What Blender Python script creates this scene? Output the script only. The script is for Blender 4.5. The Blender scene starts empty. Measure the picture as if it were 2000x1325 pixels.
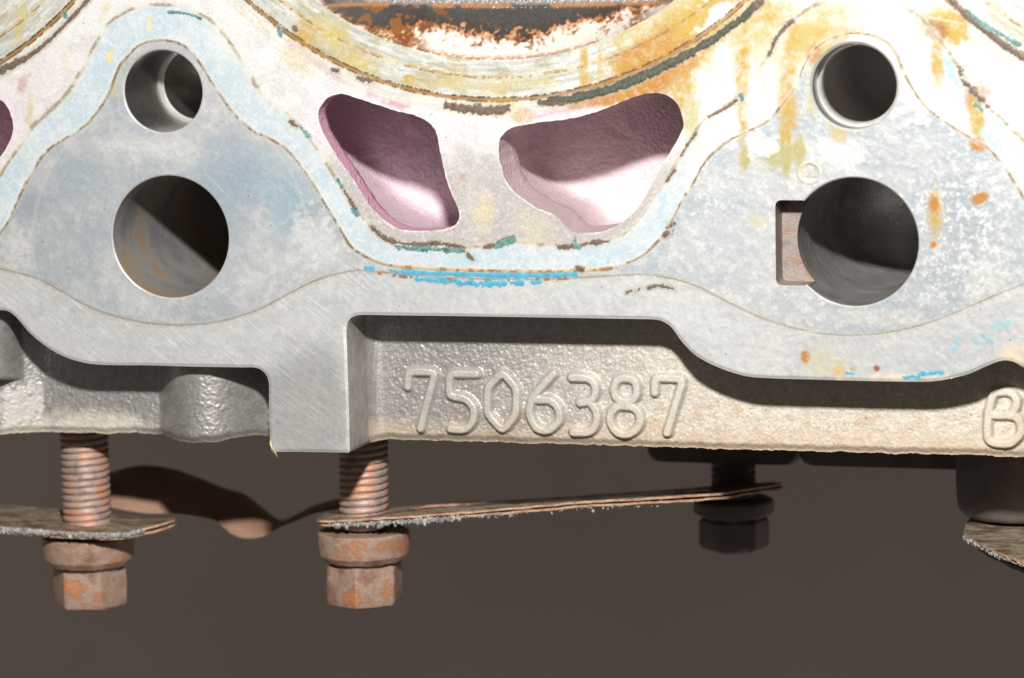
import bpy, math
import numpy as np
from mathutils import Matrix, Vector

# ------------------------------------------------------------------ camera, light, exposure
S = 1.0 / 14400.0            # one drawing unit (u) in metres: 14.4 u = 1 mm
Z0 = 0.30                    # height of the drawing origin above z = 0
FOC = 7500.0
YAW, PITCH, ROLL = math.radians(15.23), math.radians(7.96), math.radians(-1.11)

cy_, sy_ = math.cos(YAW), math.sin(YAW)
cp_, sp_ = math.cos(PITCH), math.sin(PITCH)
FW = np.array([-sy_ * cp_, cy_ * cp_, -sp_])
_r = np.cross(FW, [0, 0, 1.0]); _r /= np.linalg.norm(_r)
_u = np.cross(_r, FW)
RT = _r * math.cos(ROLL) + _u * math.sin(ROLL)
UP = -_r * math.sin(ROLL) + _u * math.cos(ROLL)
CAM = -FW * FOC

scn = bpy.context.scene
col0 = scn.collection


def W(p):
    """drawing units (x, depth, height) -> metres"""
    return Vector((p[0] * S, p[1] * S, p[2] * S + Z0))


def U(x, y, depth=0.0):
    """measured position on the photograph -> point (u) on the plane at that depth behind the deck"""
    d = FW + ((x - 1000.0) / FOC) * RT - ((y - 662.5) / FOC) * UP
    t = (depth - CAM[1]) / d[1]
    return CAM + d * t


def PX(X, Y, Z):
    """point arrays (u) -> drawing coordinates used by the stain map"""
    dx, dy, dz = X - CAM[0], Y - CAM[1], Z - CAM[2]
    w = dx * FW[0] + dy * FW[1] + dz * FW[2]
    a = dx * RT[0] + dy * RT[1] + dz * RT[2]
    b = dx * UP[0] + dy * UP[1] + dz * UP[2]
    return 1000.0 + FOC * a / w, 662.5 - FOC * b / w


cam = bpy.data.cameras.new('camera')
cam.sensor_width = 36.0
cam.lens = FOC / 2000.0 * 36.0
cam.clip_start = 0.01
cam.clip_end = 20.0
cam.dof.use_dof = True
cam.dof.focus_distance = FOC * S * 1.005
cam.dof.aperture_fstop = 26.0
camo = bpy.data.objects.new('camera', cam)
M = Matrix(((RT[0], UP[0], -FW[0]), (RT[1], UP[1], -FW[1]), (RT[2], UP[2], -FW[2]))).to_4x4()
M.translation = W(CAM)
camo.matrix_world = M
col0.objects.link(camo)
scn.camera = camo

world = bpy.data.worlds.new('World')
scn.world = world
world.use_nodes = True
wb = world.node_tree.nodes['Background']
wb.inputs[0].default_value = (1.0, 0.90, 0.84, 1)
wb.inputs[1].default_value = 0.105

lp = U(2030, -1800, 0)
lamp = bpy.data.lights.new('work_lamp', 'POINT')
lamp.energy = 8.7
lamp.color = (1.0, 0.975, 0.94)
lamp.shadow_soft_size = 0.008
lampo = bpy.data.objects.new('work_lamp', lamp)
lampo.location = W((lp[0], -4200.0, lp[2]))
col0.objects.link(lampo)

scn.render.engine = 'CYCLES'
scn.view_settings.view_transform = 'Standard'
scn.view_settings.look = 'None'
scn.view_settings.exposure = 0.0
scn.view_settings.gamma = 1.0


# ------------------------------------------------------------------ numeric helpers
def _hash(ix, iy, seed):
    h = (ix.astype(np.int64) * 374761393 + iy.astype(np.int64) * 668265263 + seed * 1442695041) & 0xffffffff
    h = ((h ^ (h >> 13)) * 1274126177) & 0xffffffff
    h = (h ^ (h >> 16)) & 0xffffff
    return h / float(0xffffff)


def vnoise(x, y, seed=0):
    ix, iy = np.floor(x), np.floor(y)
    fx, fy = x - ix, y - iy
    fx = fx * fx * (3 - 2 * fx); fy = fy * fy * (3 - 2 * fy)
    ix = ix.astype(np.int64); iy = iy.astype(np.int64)
    a = _hash(ix, iy, seed); b = _hash(ix + 1, iy, seed)
    c = _hash(ix, iy + 1, seed); d = _hash(ix + 1, iy + 1, seed)
    return (a * (1 - fx) + b * fx) * (1 - fy) + (c * (1 - fx) + d * fx) * fy


def fbm(x, y, scale, seed=0, octv=3, gain=.55):
    s = np.zeros_like(x); amp = 1.0; tot = 0.0; f = 1.0 / scale
    for k in range(octv):
        an = .6 + 1.1 * k
        xx = x * math.cos(an) - y * math.sin(an); yy = x * math.sin(an) + y * math.cos(an)
        s += amp * vnoise(xx * f + 17.3 * k, yy * f - 9.1 * k, seed + 31 * k); tot += amp
        amp *= gain; f *= 2.03
    return s / tot            # about 0..1, mean .5


def sstep(a, b, x):
    t = np.clip((x - a) / (b - a), 0, 1)
    return t * t * (3 - 2 * t)


def spline(pts, step=6.0, closed=False):
    P = np.array(pts, float)
    n = len(P); out = []
    rng = range(n) if closed else range(n - 1)
    for i in rng:
        p1, p2 = P[i], P[(i + 1) % n]
        p0 = P[(i - 1) % n] if closed or i > 0 else 2 * p1 - p2
        p3 = P[(i + 2) % n] if closed or i + 2 < n else 2 * p2 - p1
        L = np.linalg.norm(p2 - p1); m = max(1, int(L / step))
        # centripetal Catmull-Rom
        t0 = 0.; t1 = t0 + max(1e-6, np.linalg.norm(p1 - p0)) ** .5
        t2 = t1 + max(1e-6, L) ** .5; t3 = t2 + max(1e-6, np.linalg.norm(p3 - p2)) ** .5
        for k in range(m):
            t = t1 + (t2 - t1) * k / m
            a1 = (t1 - t) / (t1 - t0) * p0 + (t - t0) / (t1 - t0) * p1
            a2 = (t2 - t) / (t2 - t1) * p1 + (t - t1) / (t2 - t1) * p2
            a3 = (t3 - t) / (t3 - t2) * p2 + (t - t2) / (t3 - t2) * p3
            b1 = (t2 - t) / (t2 - t0) * a1 + (t - t0) / (t2 - t0) * a2
            b2 = (t3 - t) / (t3 - t1) * a2 + (t - t1) / (t3 - t1) * a3
            out.append((t2 - t) / (t2 - t1) * b1 + (t - t1) / (t2 - t1) * b2)
    if not closed:
        out.append(P[-1])
    return np.array(out)


def dist_poly(x, y, P, closed=False, R=60.0):
    """distance to polyline P, along-parameter (u); computed only within R of it"""
    D = np.full(x.shape, R); T = np.zeros(x.shape)
    acc = 0.0; n = len(P)
    order = np.argsort(x, kind='stable'); xs = x[order]
    for i in range(n if closed else n - 1):
        a, b = P[i], P[(i + 1) % n]
        L = float(np.hypot(*(b - a)))
        if L < 1e-9:
            continue
        i0 = np.searchsorted(xs, min(a[0], b[0]) - R); i1 = np.searchsorted(xs, max(a[0], b[0]) + R)
        idx = order[i0:i1]
        if len(idx) == 0:
            acc += L; continue
        yy = y[idx]
        k = (yy > min(a[1], b[1]) - R) & (yy < max(a[1], b[1]) + R)
        idx = idx[k]
        px, py = x[idx] - a[0], y[idx] - a[1]
        t = np.clip((px * (b[0] - a[0]) + py * (b[1] - a[1])) / (L * L), 0, 1)
        d = np.hypot(px - t * (b[0] - a[0]), py - t * (b[1] - a[1]))
        m = d < D[idx]
        D[idx[m]] = d[m]; T[idx[m]] = acc + t[m] * L
        acc += L
    return D, T


def inside(x, y, P):
    r = np.zeros(x.shape, bool); n = len(P)
    for i in range(n):
        a, b = P[i], P[(i + 1) % n]
        if a[1] == b[1]:
            continue
        k = (a[1] > y) != (b[1] > y)
        if not k.any():
            continue
        xi = a[0] + (y - a[1]) * (b[0] - a[0]) / (b[1] - a[1])
        r ^= k & (x < xi)
    return r


def sdf(x, y, P, R=40.0):
    """positive inside the closed polygon P, clamped to R"""
    d, _ = dist_poly(x, y, P, True, R)
    return np.where(inside(x, y, P), d, -d)


def lin(*c):
    """8-bit picture colour -> linear"""
    return np.array([((v / 255.0) / 12.92 if v / 255.0 < .04045 else ((v / 255.0 + .055) / 1.055) ** 2.4) for v in c])


# ------------------------------------------------------------------ mesh helpers
def new_obj(name, verts, faces, mat, parent=None, smooth=True, attrs=None):
    me = bpy.data.meshes.new(name)
    v = np.asarray(verts, float).copy()
    v *= S
    v[:, 2] += Z0
    if isinstance(faces, np.ndarray):
        k = faces.shape[1]
        me.vertices.add(len(v)); me.vertices.foreach_set('co', v.ravel())
        me.loops.add(faces.size); me.loops.foreach_set('vertex_index', faces.ravel().astype(np.int32))
        me.polygons.add(len(faces)); me.polygons.foreach_set('loop_start', np.arange(0, faces.size, k, dtype=np.int32))
        me.update(calc_edges=True)
    else:
        me.from_pydata([tuple(p) for p in v], [], faces)
    if smooth:
        me.polygons.foreach_set('use_smooth', np.ones(len(me.polygons), bool))
    if attrs:
        for an, arr in attrs.items():
            a = me.attributes.new(an, 'FLOAT_COLOR', 'POINT')
            full = np.ones((len(v), 4), np.float32); full[:, :3] = arr
            a.data.foreach_set('color', full.ravel())
    me.validate()
    if mat is not None:
        me.materials.append(mat)
    o = bpy.data.objects.new(name, me)
    col0.objects.link(o)
    if parent is not None:
        set_parent(o, parent)
    return o


def set_parent(o, parent):
    o.parent = parent
    o.matrix_parent_inverse = parent.matrix_world.inverted()


def empty(name, p, label, cat, group=None):
    o = bpy.data.objects.new(name, None)
    o.matrix_world = Matrix.Translation(W(p))
    o.location = W(p)
    o.empty_display_size = .005
    col0.objects.link(o)
    o['label'] = label; o['category'] = cat
    if group:
        o['group'] = group
    return o


def clipped_grid(xs, zs, field):
    """rectangular grid cut along field = 0 (kept where positive); returns 2-D points and faces as (quads, polygons)"""
    nx, nz = len(xs), len(zs)
    GX, GZ = np.meshgrid(xs, zs)
    F = field(GX.ravel(), GZ.ravel()).reshape(nz, nx)
    pos = F > 0
    idx = np.full((nz, nx), -1, np.int64)
    cells = pos[:-1, :-1].astype(int) + pos[:-1, 1:] + pos[1:, 1:] + pos[1:, :-1]
    used = np.zeros((nz, nx), bool)
    anyc = cells > 0
    for a, b in ((0, 0), (0, 1), (1, 0), (1, 1)):
        used[a:nz - 1 + a, b:nx - 1 + b] |= anyc
    used &= pos
    idx[used] = np.arange(used.sum())
    pts = np.stack([GX[used], GZ[used]], 1)
    full = cells == 4
    j, i = np.nonzero(full)
    quads = np.stack([idx[j, i], idx[j, i + 1], idx[j + 1, i + 1], idx[j + 1, i]], 1)
    extra = []; emap = {}; polys = []
    base = len(pts)
    jm, im = np.nonzero((cells > 0) & (cells < 4))
    for j, i in zip(jm.tolist(), im.tolist()):
        cor = ((j, i), (j, i + 1), (j + 1, i + 1), (j + 1, i))
        poly = []
        for k in range(4):
            a, b = cor[k], cor[(k + 1) % 4]
            if pos[a]:
                poly.append(int(idx[a]))
            if pos[a] != pos[b]:
                key = (a, b) if a < b else (b, a)
                if key not in emap:
                    fa, fb = F[key[0]], F[key[1]]
                    t = fa / (fa - fb)
                    pa = (GX[key[0]], GZ[key[0]]); pb = (GX[key[1]], GZ[key[1]])
                    emap[key] = base + len(extra)
                    extra.append((pa[0] + t * (pb[0] - pa[0]), pa[1] + t * (pb[1] - pa[1])))
                poly.append(emap[key])
        if len(poly) >= 3:
            polys.append(poly)
    if extra:
        pts = np.vstack([pts, np.array(extra)])
    return pts, quads, polys


def split_build(name_mats, owner_v, pts3, quads, polys, parent, attrs, by_face=False):
    """faces go to the part that owns all... most of their corners; every part is one mesh"""
    tri = []
    for p in polys:
        for k in range(1, len(p) - 1):
            tri.append((p[0], p[k], p[k + 1], p[k + 1]))
    out = {}
    T = np.array(tri, np.int64).reshape(-1, 4)
    if by_face:
        qo, to = owner_v[:len(quads)], owner_v[len(quads):]
    else:
        qo = owner_v[quads].max(axis=1) if len(quads) else np.zeros(0, int)
        to = owner_v[T].max(axis=1) if len(T) else np.zeros(0, int)
    for oid, (name, mat) in name_mats.items():
        q = quads[qo == oid]; t = T[to == oid][:, :3]
        if len(q) + len(t) == 0:
            continue
        ids = np.unique(np.concatenate([q.ravel(), t.ravel()]))
        mp = np.full(len(pts3), -1, np.int64); mp[ids] = np.arange(len(ids))
        v = pts3[ids]
        me = bpy.data.meshes.new(name)
        vv = v * S; vv[:, 2] += Z0
        me.vertices.add(len(vv)); me.vertices.foreach_set('co', vv.ravel())
        lv = np.concatenate([mp[q].ravel(), mp[t].ravel()]).astype(np.int32)
        ls = np.concatenate([np.arange(len(q)) * 4, len(q) * 4 + np.arange(len(t)) * 3]).astype(np.int32)
        me.loops.add(len(lv)); me.loops.foreach_set('vertex_index', lv)
        me.polygons.add(len(ls)); me.polygons.foreach_set('loop_start', ls)
        me.update(calc_edges=True)
        me.polygons.foreach_set('use_smooth', np.ones(len(ls), bool))
        for an, arr in attrs.items():
            a = me.attributes.new(an, 'FLOAT_COLOR', 'POINT')
            full = np.ones((len(ids), 4), np.float32); full[:, :3] = arr[ids]
            a.data.foreach_set('color', full.ravel())
        me.validate()
        me.materials.append(mat)
        o = bpy.data.objects.new(name, me); col0.objects.link(o)
        set_parent(o, parent)
        out[oid] = o
    return out


def loft(name, rings, mat, parent, cap_last=False, closed=True, smooth=True):
    """rings: list of (n,3) arrays with equal n"""
    n = len(rings[0]); V = np.vstack(rings); F = []
    for k in range(len(rings) - 1):
        a, b = k * n, (k + 1) * n
        for i in range(n if closed else n - 1):
            j = (i + 1) % n
            F.append((a + i, a + j, b + j, b + i))
    if cap_last:
        c = len(V); V = np.vstack([V, rings[-1].mean(axis=0)])
        b = (len(rings) - 1) * n
        for i in range(n):
            F.append((b + i, b + (i + 1) % n, c))
    return new_obj(name, V, F, mat, parent, smooth)


def ring(cx, cz, r, d, n=128):
    t = np.linspace(0, 2 * np.pi, n, endpoint=False)
    return np.stack([cx + r * np.cos(t), np.full(n, float(d)), cz + r * np.sin(t)], 1)


def box(name, x0, x1, y0, y1, z0, z1, mat, parent):
    V = [(x, y, z) for x in (x0, x1) for y in (y0, y1) for z in (z0, z1)]
    F = [(0, 1, 3, 2), (4, 6, 7, 5), (0, 4, 5, 1), (2, 3, 7, 6), (0, 2, 6, 4), (1, 5, 7, 3)]
    return new_obj(name, np.array(V, float), F, mat, parent, smooth=False)


# ------------------------------------------------------------------ materials
def nd(nt, t, **kw):
    n = nt.nodes.new(t)
    for k, v in kw.items():
        if k in n.inputs.keys() if hasattr(n.inputs, 'keys') else False:
            n.inputs[k].default_value = v
        else:
            setattr(n, k, v)
    return n


def mat_attr(name, grain=9000., grain_amt=.22, bump=.25, bump_scale=5000., scratch=0.0, scratch_ang=-.65, spec=.5):
    """stain map from mesh attributes (albedo, roughness / metal) under fine procedural grain"""
    m = bpy.data.materials.new(name); m.use_nodes = True
    nt = m.node_tree; bs = nt.nodes['Principled BSDF']; L = nt.links.new
    a = nd(nt, 'ShaderNodeAttribute', attribute_name='col')
    p = nd(nt, 'ShaderNodeAttribute', attribute_name='par')
    sep = nd(nt, 'ShaderNodeSeparateColor'); L(p.outputs['Color'], sep.inputs[0])
    tc = nd(nt, 'ShaderNodeTexCoord')
    n1 = nd(nt, 'ShaderNodeTexNoise'); n1.inputs['Scale'].default_value = grain; n1.inputs['Detail'].default_value = 4
    L(tc.outputs['Object'], n1.inputs['Vector'])
    mr = nd(nt, 'ShaderNodeMapRange'); mr.inputs[1].default_value = .25; mr.inputs[2].default_value = .75
    mr.inputs[3].default_value = 1 - grain_amt; mr.inputs[4].default_value = 1 + grain_amt
    L(n1.outputs[0], mr.inputs[0])
    fac = mr.outputs[0]
    n2 = nd(nt, 'ShaderNodeTexNoise'); n2.inputs['Scale'].default_value = bump_scale; n2.inputs['Detail'].default_value = 5
    L(tc.outputs['Object'], n2.inputs['Vector'])
    hgt = n2.outputs[0]
    if scratch:
        m0 = nd(nt, 'ShaderNodeMapping'); m0.inputs['Rotation'].default_value = (0, scratch_ang, 0)
        L(tc.outputs['Object'], m0.inputs['Vector'])
        mp = nd(nt, 'ShaderNodeMapping')
        mp.inputs['Scale'].default_value = (130, 1000, 4200)
        L(m0.outputs[0], mp.inputs['Vector'])
        n3 = nd(nt, 'ShaderNodeTexNoise'); n3.inputs['Scale'].default_value = 1.0; n3.inputs['Detail'].default_value = 3
        L(mp.outputs[0], n3.inputs['Vector'])
        ad = nd(nt, 'ShaderNodeMath', operation='MULTIPLY_ADD'); ad.inputs[1].default_value = scratch
        # the third channel of "par" says how strongly the surface is scratched
        ms = nd(nt, 'ShaderNodeMath', operation='MULTIPLY'); L(n3.outputs[0], ms.inputs[0]); L(sep.outputs[2], ms.inputs[1])
        L(ms.outputs[0], ad.inputs[0]); L(hgt, ad.inputs[2])
        hgt = ad.outputs[0]
        m2 = nd(nt, 'ShaderNodeMapRange'); m2.inputs[1].default_value = .55; m2.inputs[2].default_value = .8
        m2.inputs[3].default_value = 0.0; m2.inputs[4].default_value = .55
        L(n3.outputs[0], m2.inputs[0])
        m3 = nd(nt, 'ShaderNodeMath', operation='MULTIPLY'); L(m2.outputs[0], m3.inputs[0]); L(sep.outputs[2], m3.inputs[1])
        m4 = nd(nt, 'ShaderNodeMath', operation='ADD'); L(m3.outputs[0], m4.inputs[0]); L(fac, m4.inputs[1])
        fac = m4.outputs[0]
    vm = nd(nt, 'ShaderNodeVectorMath', operation='SCALE')
    L(a.outputs['Color'], vm.inputs[0]); L(fac, vm.inputs['Scale'])
    L(vm.outputs[0], bs.inputs['Base Color'])
    L(sep.outputs[0], bs.inputs['Roughness']); L(sep.outputs[1], bs.inputs['Metallic'])
    bs.inputs['Specular IOR Level'].default_value = spec
    bp = nd(nt, 'ShaderNodeBump'); bp.inputs['Strength'].default_value = bump; bp.inputs['Distance'].default_value = .00008
    L(hgt, bp.inputs['Height']); L(bp.outputs[0], bs.inputs['Normal'])
    return m


def mat_noise(name, stops, scale=400., rough=.6, metal=0., bump=.4, bump_scale=3000., bump_dist=.0001, detail=6, spec=.5, lathe=False, stretch=None, emi=None):
    m = bpy.data.materials.new(name); m.use_nodes = True
    nt = m.node_tree; bs = nt.nodes['Principled BSDF']; L = nt.links.new
    tc = nd(nt, 'ShaderNodeTexCoord')
    src = tc.outputs['Object']
    if stretch:
        mp = nd(nt, 'ShaderNodeMapping'); mp.inputs['Scale'].default_value = stretch
        L(src, mp.inputs['Vector']); src = mp.outputs[0]
    n1 = nd(nt, 'ShaderNodeTexNoise'); n1.inputs['Scale'].default_value = scale; n1.inputs['Detail'].default_value = detail
    n1.inputs['Roughness'].default_value = .62
    L(src, n1.inputs['Vector'])
    cr = nd(nt, 'ShaderNodeValToRGB')
    el = cr.color_ramp.elements
    while len(el) < len(stops):
        el.new(.5)
    for e, (pos, c) in zip(el, stops):
        e.position = pos; e.color = (*c, 1)
    L(n1.outputs[0], cr.inputs[0]); L(cr.outputs[0], bs.inputs['Base Color'])
    bs.inputs['Roughness'].default_value = rough; bs.inputs['Metallic'].default_value = metal
    bs.inputs['Specular IOR Level'].default_value = spec
    n2 = nd(nt, 'ShaderNodeTexNoise'); n2.inputs['Scale'].default_value = bump_scale; n2.inputs['Detail'].default_value = 5
    L(tc.outputs['Object'], n2.inputs['Vector'])
    h = n2.outputs[0]
    if lathe:      # turning marks: fine rings along the bore's axis
        mp = nd(nt, 'ShaderNodeMapping'); mp.inputs['Scale'].default_value = (60, 2600, 60)
        L(tc.outputs['Object'], mp.inputs['Vector'])
        n3 = nd(nt, 'ShaderNodeTexNoise'); n3.inputs['Scale'].default_value = 1.; n3.inputs['Detail'].default_value = 3
        L(mp.outputs[0], n3.inputs['Vector'])
        ad = nd(nt, 'ShaderNodeMath', operation='MULTIPLY_ADD'); ad.inputs[1].default_value = 1.6
        L(n3.outputs[0], ad.inputs[0]); L(h, ad.inputs[2]); h = ad.outputs[0]
    bp = nd(nt, 'ShaderNodeBump'); bp.inputs['Strength'].default_value = bump; bp.inputs['Distance'].default_value = bump_dist
    L(h, bp.inputs['Height']); L(bp.outputs[0], bs.inputs['Normal'])
    return m


M_deck = mat_attr('machined_aluminium', grain=11000, grain_amt=.10, bump=.14, bump_scale=5200, scratch=1.6)
M_seal = mat_attr('blue_sealant', grain=6000, grain_amt=.12, bump=.4)
M_resid = mat_attr('burnt_gasket_residue', grain=6000, grain_amt=.35, bump=.8)
M_cast = mat_attr('cast_aluminium', grain=5200, grain_amt=.14, bump=.55, bump_scale=2600)
M_cham = mat_attr('combustion_deposit', grain=5200, grain_amt=.35, bump=1.0, bump_scale=4200)
M_wall = mat_noise('cast_wall', [(.3, (.30, .28, .26)), (.7, (.46, .44, .42))], 700, .5, .35, .5, 2600)
M_under = mat_noise('shaded_casting', [(.3, (.09, .075, .065)), (.7, (.16, .14, .12))], 300, .7, 0, .5)  # darker copy of the casting, shade put into its colour
M_bore = mat_noise('bored_steel', [(.3, (.22, .21, .20)), (.7, (.40, .385, .365))], 260, .42, .35, .9, 2600, lathe=True)
M_bore_rust = mat_noise('stained_bore', [(.36, (.26, .26, .26)), (.50, (.37, .355, .335)), (.59, (.43, .31, .20)), (.65, (.36, .34, .31)), (.74, (.30, .10, .06))], 120, .36, .3, .4, 2600)
M_notch = mat_noise('stained_notch', [(.36, (.20, .16, .14)), (.5, (.30, .26, .235)), (.62, (.30, .18, .13))], 260, .5, .3, .5, 2600)
M_sleeve = mat_noise('dowel_sleeve', [(.3, (.46, .445, .42)), (.7, (.62, .60, .57))], 500, .22, .92, .25, 2600, lathe=True)
M_dark = mat_noise('dark_bore', [(.3, (.60, .56, .54)), (.7, (.68, .64, .61))], 200, .7, .0, .2)


def mat_port(name, lip, deep):
    """pink deposit, strongest near the mouth"""
    m = mat_noise(name, [(.3, tuple(.9 * c for c in deep)), (.7, tuple(min(.85, 1.1 * c) for c in deep))], 900, .65, 0, 1.0, 2000, .0003)
    nt = m.node_tree; L = nt.links.new; bs = nt.nodes['Principled BSDF']
    src = bs.inputs['Base Color'].links[0].from_socket
    tc = nd(nt, 'ShaderNodeTexCoord'); sp = nd(nt, 'ShaderNodeSeparateXYZ'); L(tc.outputs['Object'], sp.inputs[0])
    nz = nd(nt, 'ShaderNodeTexNoise'); nz.inputs['Scale'].default_value = 300.; L(tc.outputs['Object'], nz.inputs['Vector'])
    ad = nd(nt, 'ShaderNodeMath', operation='MULTIPLY_ADD'); ad.inputs[1].default_value = .008; L(nz.outputs[0], ad.inputs[0]); L(sp.outputs[1], ad.inputs[2])
    mr = nd(nt, 'ShaderNodeMapRange'); mr.inputs[1].default_value = .008; mr.inputs[2].default_value = .014
    L(ad.outputs[0], mr.inputs[0])
    mx = nd(nt, 'ShaderNodeMix', data_type='RGBA')
    L(mr.outputs[0], mx.inputs['Factor']); mx.inputs[6].default_value = (*lip, 1); L(src, mx.inputs[7])
    L(mx.outputs[2], bs.inputs['Base Color'])
    return m


M_pinkA = mat_port('pink_coolant_casting', (.66, .36, .47), (.70, .54, .60))
M_pinkB = mat_port('pale_pink_coolant_casting', (.60, .46, .48), (.68, .55, .575))
M_rim = mat_noise('bright_edge', [(.3, (.62, .61, .58)), (.7, (.8, .79, .76))], 900, .35, .5, .1)
M_rust = mat_noise('rusty_steel', [(.30, (.17, .085, .06)), (.42, (.31, .185, .135)), (.51, (.38, .275, .21)), (.58, (.35, .185, .12)), (.67, (.50, .20, .075)), (.76, (.40, .30, .235))], 210, .5, .15, .8, 2200, .00018)
M_thread = mat_noise('rusty_thread', [(.32, (.26, .16, .13)), (.5, (.42, .32, .275)), (.60, (.50, .26, .17)), (.66, (.60, .25, .11)), (.75, (.46, .38, .33))], 360, .5, .25, .7, 2600, .00012)
M_gask = mat_noise('gasket_steel', [(.32, (.09, .055, .04)), (.46, (.22, .15, .10)), (.55, (.40, .35, .26)), (.62, (.20, .12, .08)), (.70, (.46, .19, .09))], 480, .55, .3, .9, 1900, .00025, stretch=(.45, 1.3, 1))
M_gedge = mat_noise('gasket_edge', [(.3, (.22, .10, .06)), (.5, (.46, .26, .16)), (.7, (.55, .42, .34))], 700, .6, .1, .9, 2600, .0002)
M_crumb = mat_noise('carbon_crumbs', [(.35, (.16, .155, .15)), (.6, (.50, .49, .47)), (.75, (.75, .74, .72))], 1300, .4, .2, .6, 4000)
M_shade = mat_noise('shade_dark_steel', [(.3, (.10, .08, .075)), (.7, (.17, .14, .13))], 300, .6, .1, .5)  # steel of the shaded parts, the shade put into its dark colour
M_back = mat_noise('taupe_backdrop', [(.3, (.76, .66, .60)), (.7, (.87, .765, .70))], 9.0, .9, 0, .05, 50, spec=.1)

# ------------------------------------------------------------------ measured outlines
edge_px = [(-700, 712), (-320, 712), (-170, 706), (-110, 690), (-70, 655), (-40, 625), (-15, 609), (0, 606), (8, 606), (17, 609), (28, 617), (40, 630), (55, 648), (75, 666), (100, 684), (125, 697),
           (155, 707), (185, 712), (220, 713.5), (285, 714), (380, 716.5), (470, 718), (497, 718.5), (508, 722), (518, 731),
           (524, 745), (525, 800), (527, 860), (529, 878)]
tab_px = [(531, 882.5), (600, 883.3), (680, 884.5)]
edge2_px = [(682.5, 882), (681, 800), (677, 680), (676, 645), (678, 631), (684, 622), (694, 617), (705, 615.5), (760, 616.2), (900, 618), (1150, 622), (1262, 623.8),
            (1278, 624.5), (1291, 627), (1303, 633), (1313, 642), (1325, 659), (1338, 675), (1355, 692), (1377, 706), (1400, 717), (1430, 728), (1462, 736), (1500, 739),
            (1600, 742), (1750, 745.5), (1815, 745.5), (1850, 741), (1890, 731), (1925, 716), (1950, 706), (1965, 704), (1980, 707),
            (2000, 718), (2040, 738), (2120, 747), (2400, 752), (2750, 758)]


def plane(pts, depth=0.0):
    return np.array([U(p[0], p[1], depth)[[0, 2]] for p in pts])


EDGE = np.vstack([spline(plane(edge_px), 5.), spline(plane(tab_px), 5.), spline(plane(edge2_px), 5.)])
TOPZ = 1500.0
XL, XR = EDGE[0, 0], EDGE[-1, 0]
OUT = np.vstack([EDGE, [[XR, TOPZ], [XL, TOPZ]]])

LC_px = [(622, 222), (626, 208), (636, 195), (650, 187), (668, 184), (700, 193), (740, 206), (780, 218), (810, 226), (830, 235), (845, 247), (853, 262),
         (857, 280), (862, 310), (868, 335), (872, 352), (882, 380), (893, 403), (897, 418), (896, 430), (888, 441), (870, 447), (845, 450), (810, 451),
         (785, 449), (765, 440), (745, 425), (725, 404), (705, 375), (690, 350), (672, 325), (655, 300), (640, 275), (628, 252)]
RC_px = [(974, 288), (976, 272), (985, 260), (1000, 250), (1050, 240), (1112, 232), (1162, 220), (1212, 200), (1250, 186), (1275, 182), (1295, 184),
         (1312, 192), (1325, 207), (1332, 225), (1335, 245), (1327, 268), (1312, 292), (1297, 317), (1280, 350), (1262, 382), (1245, 407), (1220, 431), (1195, 445),
         (1175, 452), (1150, 455), (1120, 454), (1107, 445), (1095, 430), (1077, 417), (1050, 407), (1032, 395), (1010, 380), (994, 362), (983, 338), (976, 312)]
L3_px = [(-5, 193), (10, 203), (20, 220), (25, 240), (24, 262), (15, 285), (-3, 312), (-25, 345), (-60, 385), (-100, 425), (-150, 440), (-190, 430), (-240, 390), (-310, 330),
         (-330, 290), (-310, 250), (-200, 222), (-110, 205), (-40, 185)]


def rough_outline(pts, amp, seed):
    P = spline(plane(pts), 3.5, True)
    c = P.mean(axis=0)
    n = fbm(P[:, 0], P[:, 1], 9., seed, 3) - .5
    d = P - c
    return P + d / np.linalg.norm(d, axis=1)[:, None] * (n * 2 * amp)[:, None]


LC = rough_outline(LC_px, 1.6, 3)
RC = rough_outline(RC_px, 1.6, 5)
L3 = rough_outline(L3_px, 1.6, 7)


def circ(x, y, w, h):
    c = U(x, y); a = U(x - w / 2, y); b = U(x + w / 2, y); e = U(x, y - h / 2); f = U(x, y + h / 2)
    return c[0], c[2], (abs(b[0] - a[0]) + abs(e[2] - f[2])) / 4


H_LT = circ(318, 179, 157, 166)
H_LB = circ(332.5, 463, 230, 243)
H_RT = circ(1668, 169, 175.5, 175)
H_RB = circ(1668.5, 473, 253, 258)


def fit_circle(pts, r=None):
    P = plane(pts)
    A = np.c_[2 * P, np.ones(len(P))]; b = (P ** 2).sum(1)
    s = np.linalg.lstsq(A, b, rcond=None)[0]
    return s[0], s[1], math.sqrt(s[2] + s[0] ** 2 + s[1] ** 2)


RING = fit_circle([(500, 12), (537, 47), (600, 90), (660, 122), (725, 151), (800, 175), (900, 192), (1000, 196), (1100, 182), (1175, 162), (1225, 142), (1300, 112), (1395, 54), (1457, 0)])
CHAM = fit_circle([(615, 0), (660, 37), (717, 75), (770, 95), (837, 112), (925, 120), (1000, 120), (1075, 110), (1140, 96), (1207, 70), (1262, 49), (1332, 0)])


def centre_on(p, q, R, side):
    """centre of the circle of radius R through two measured points"""
    a, b = plane([p, q]); m = (a + b) / 2; d = b - a; h = math.sqrt(max(0, R * R - (d @ d) / 4))
    n = np.array([-d[1], d[0]]) / np.linalg.norm(d)
    c1, c2 = m + n * h, m - n * h
    return c1 if c1[1] > c2[1] else c2


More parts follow.
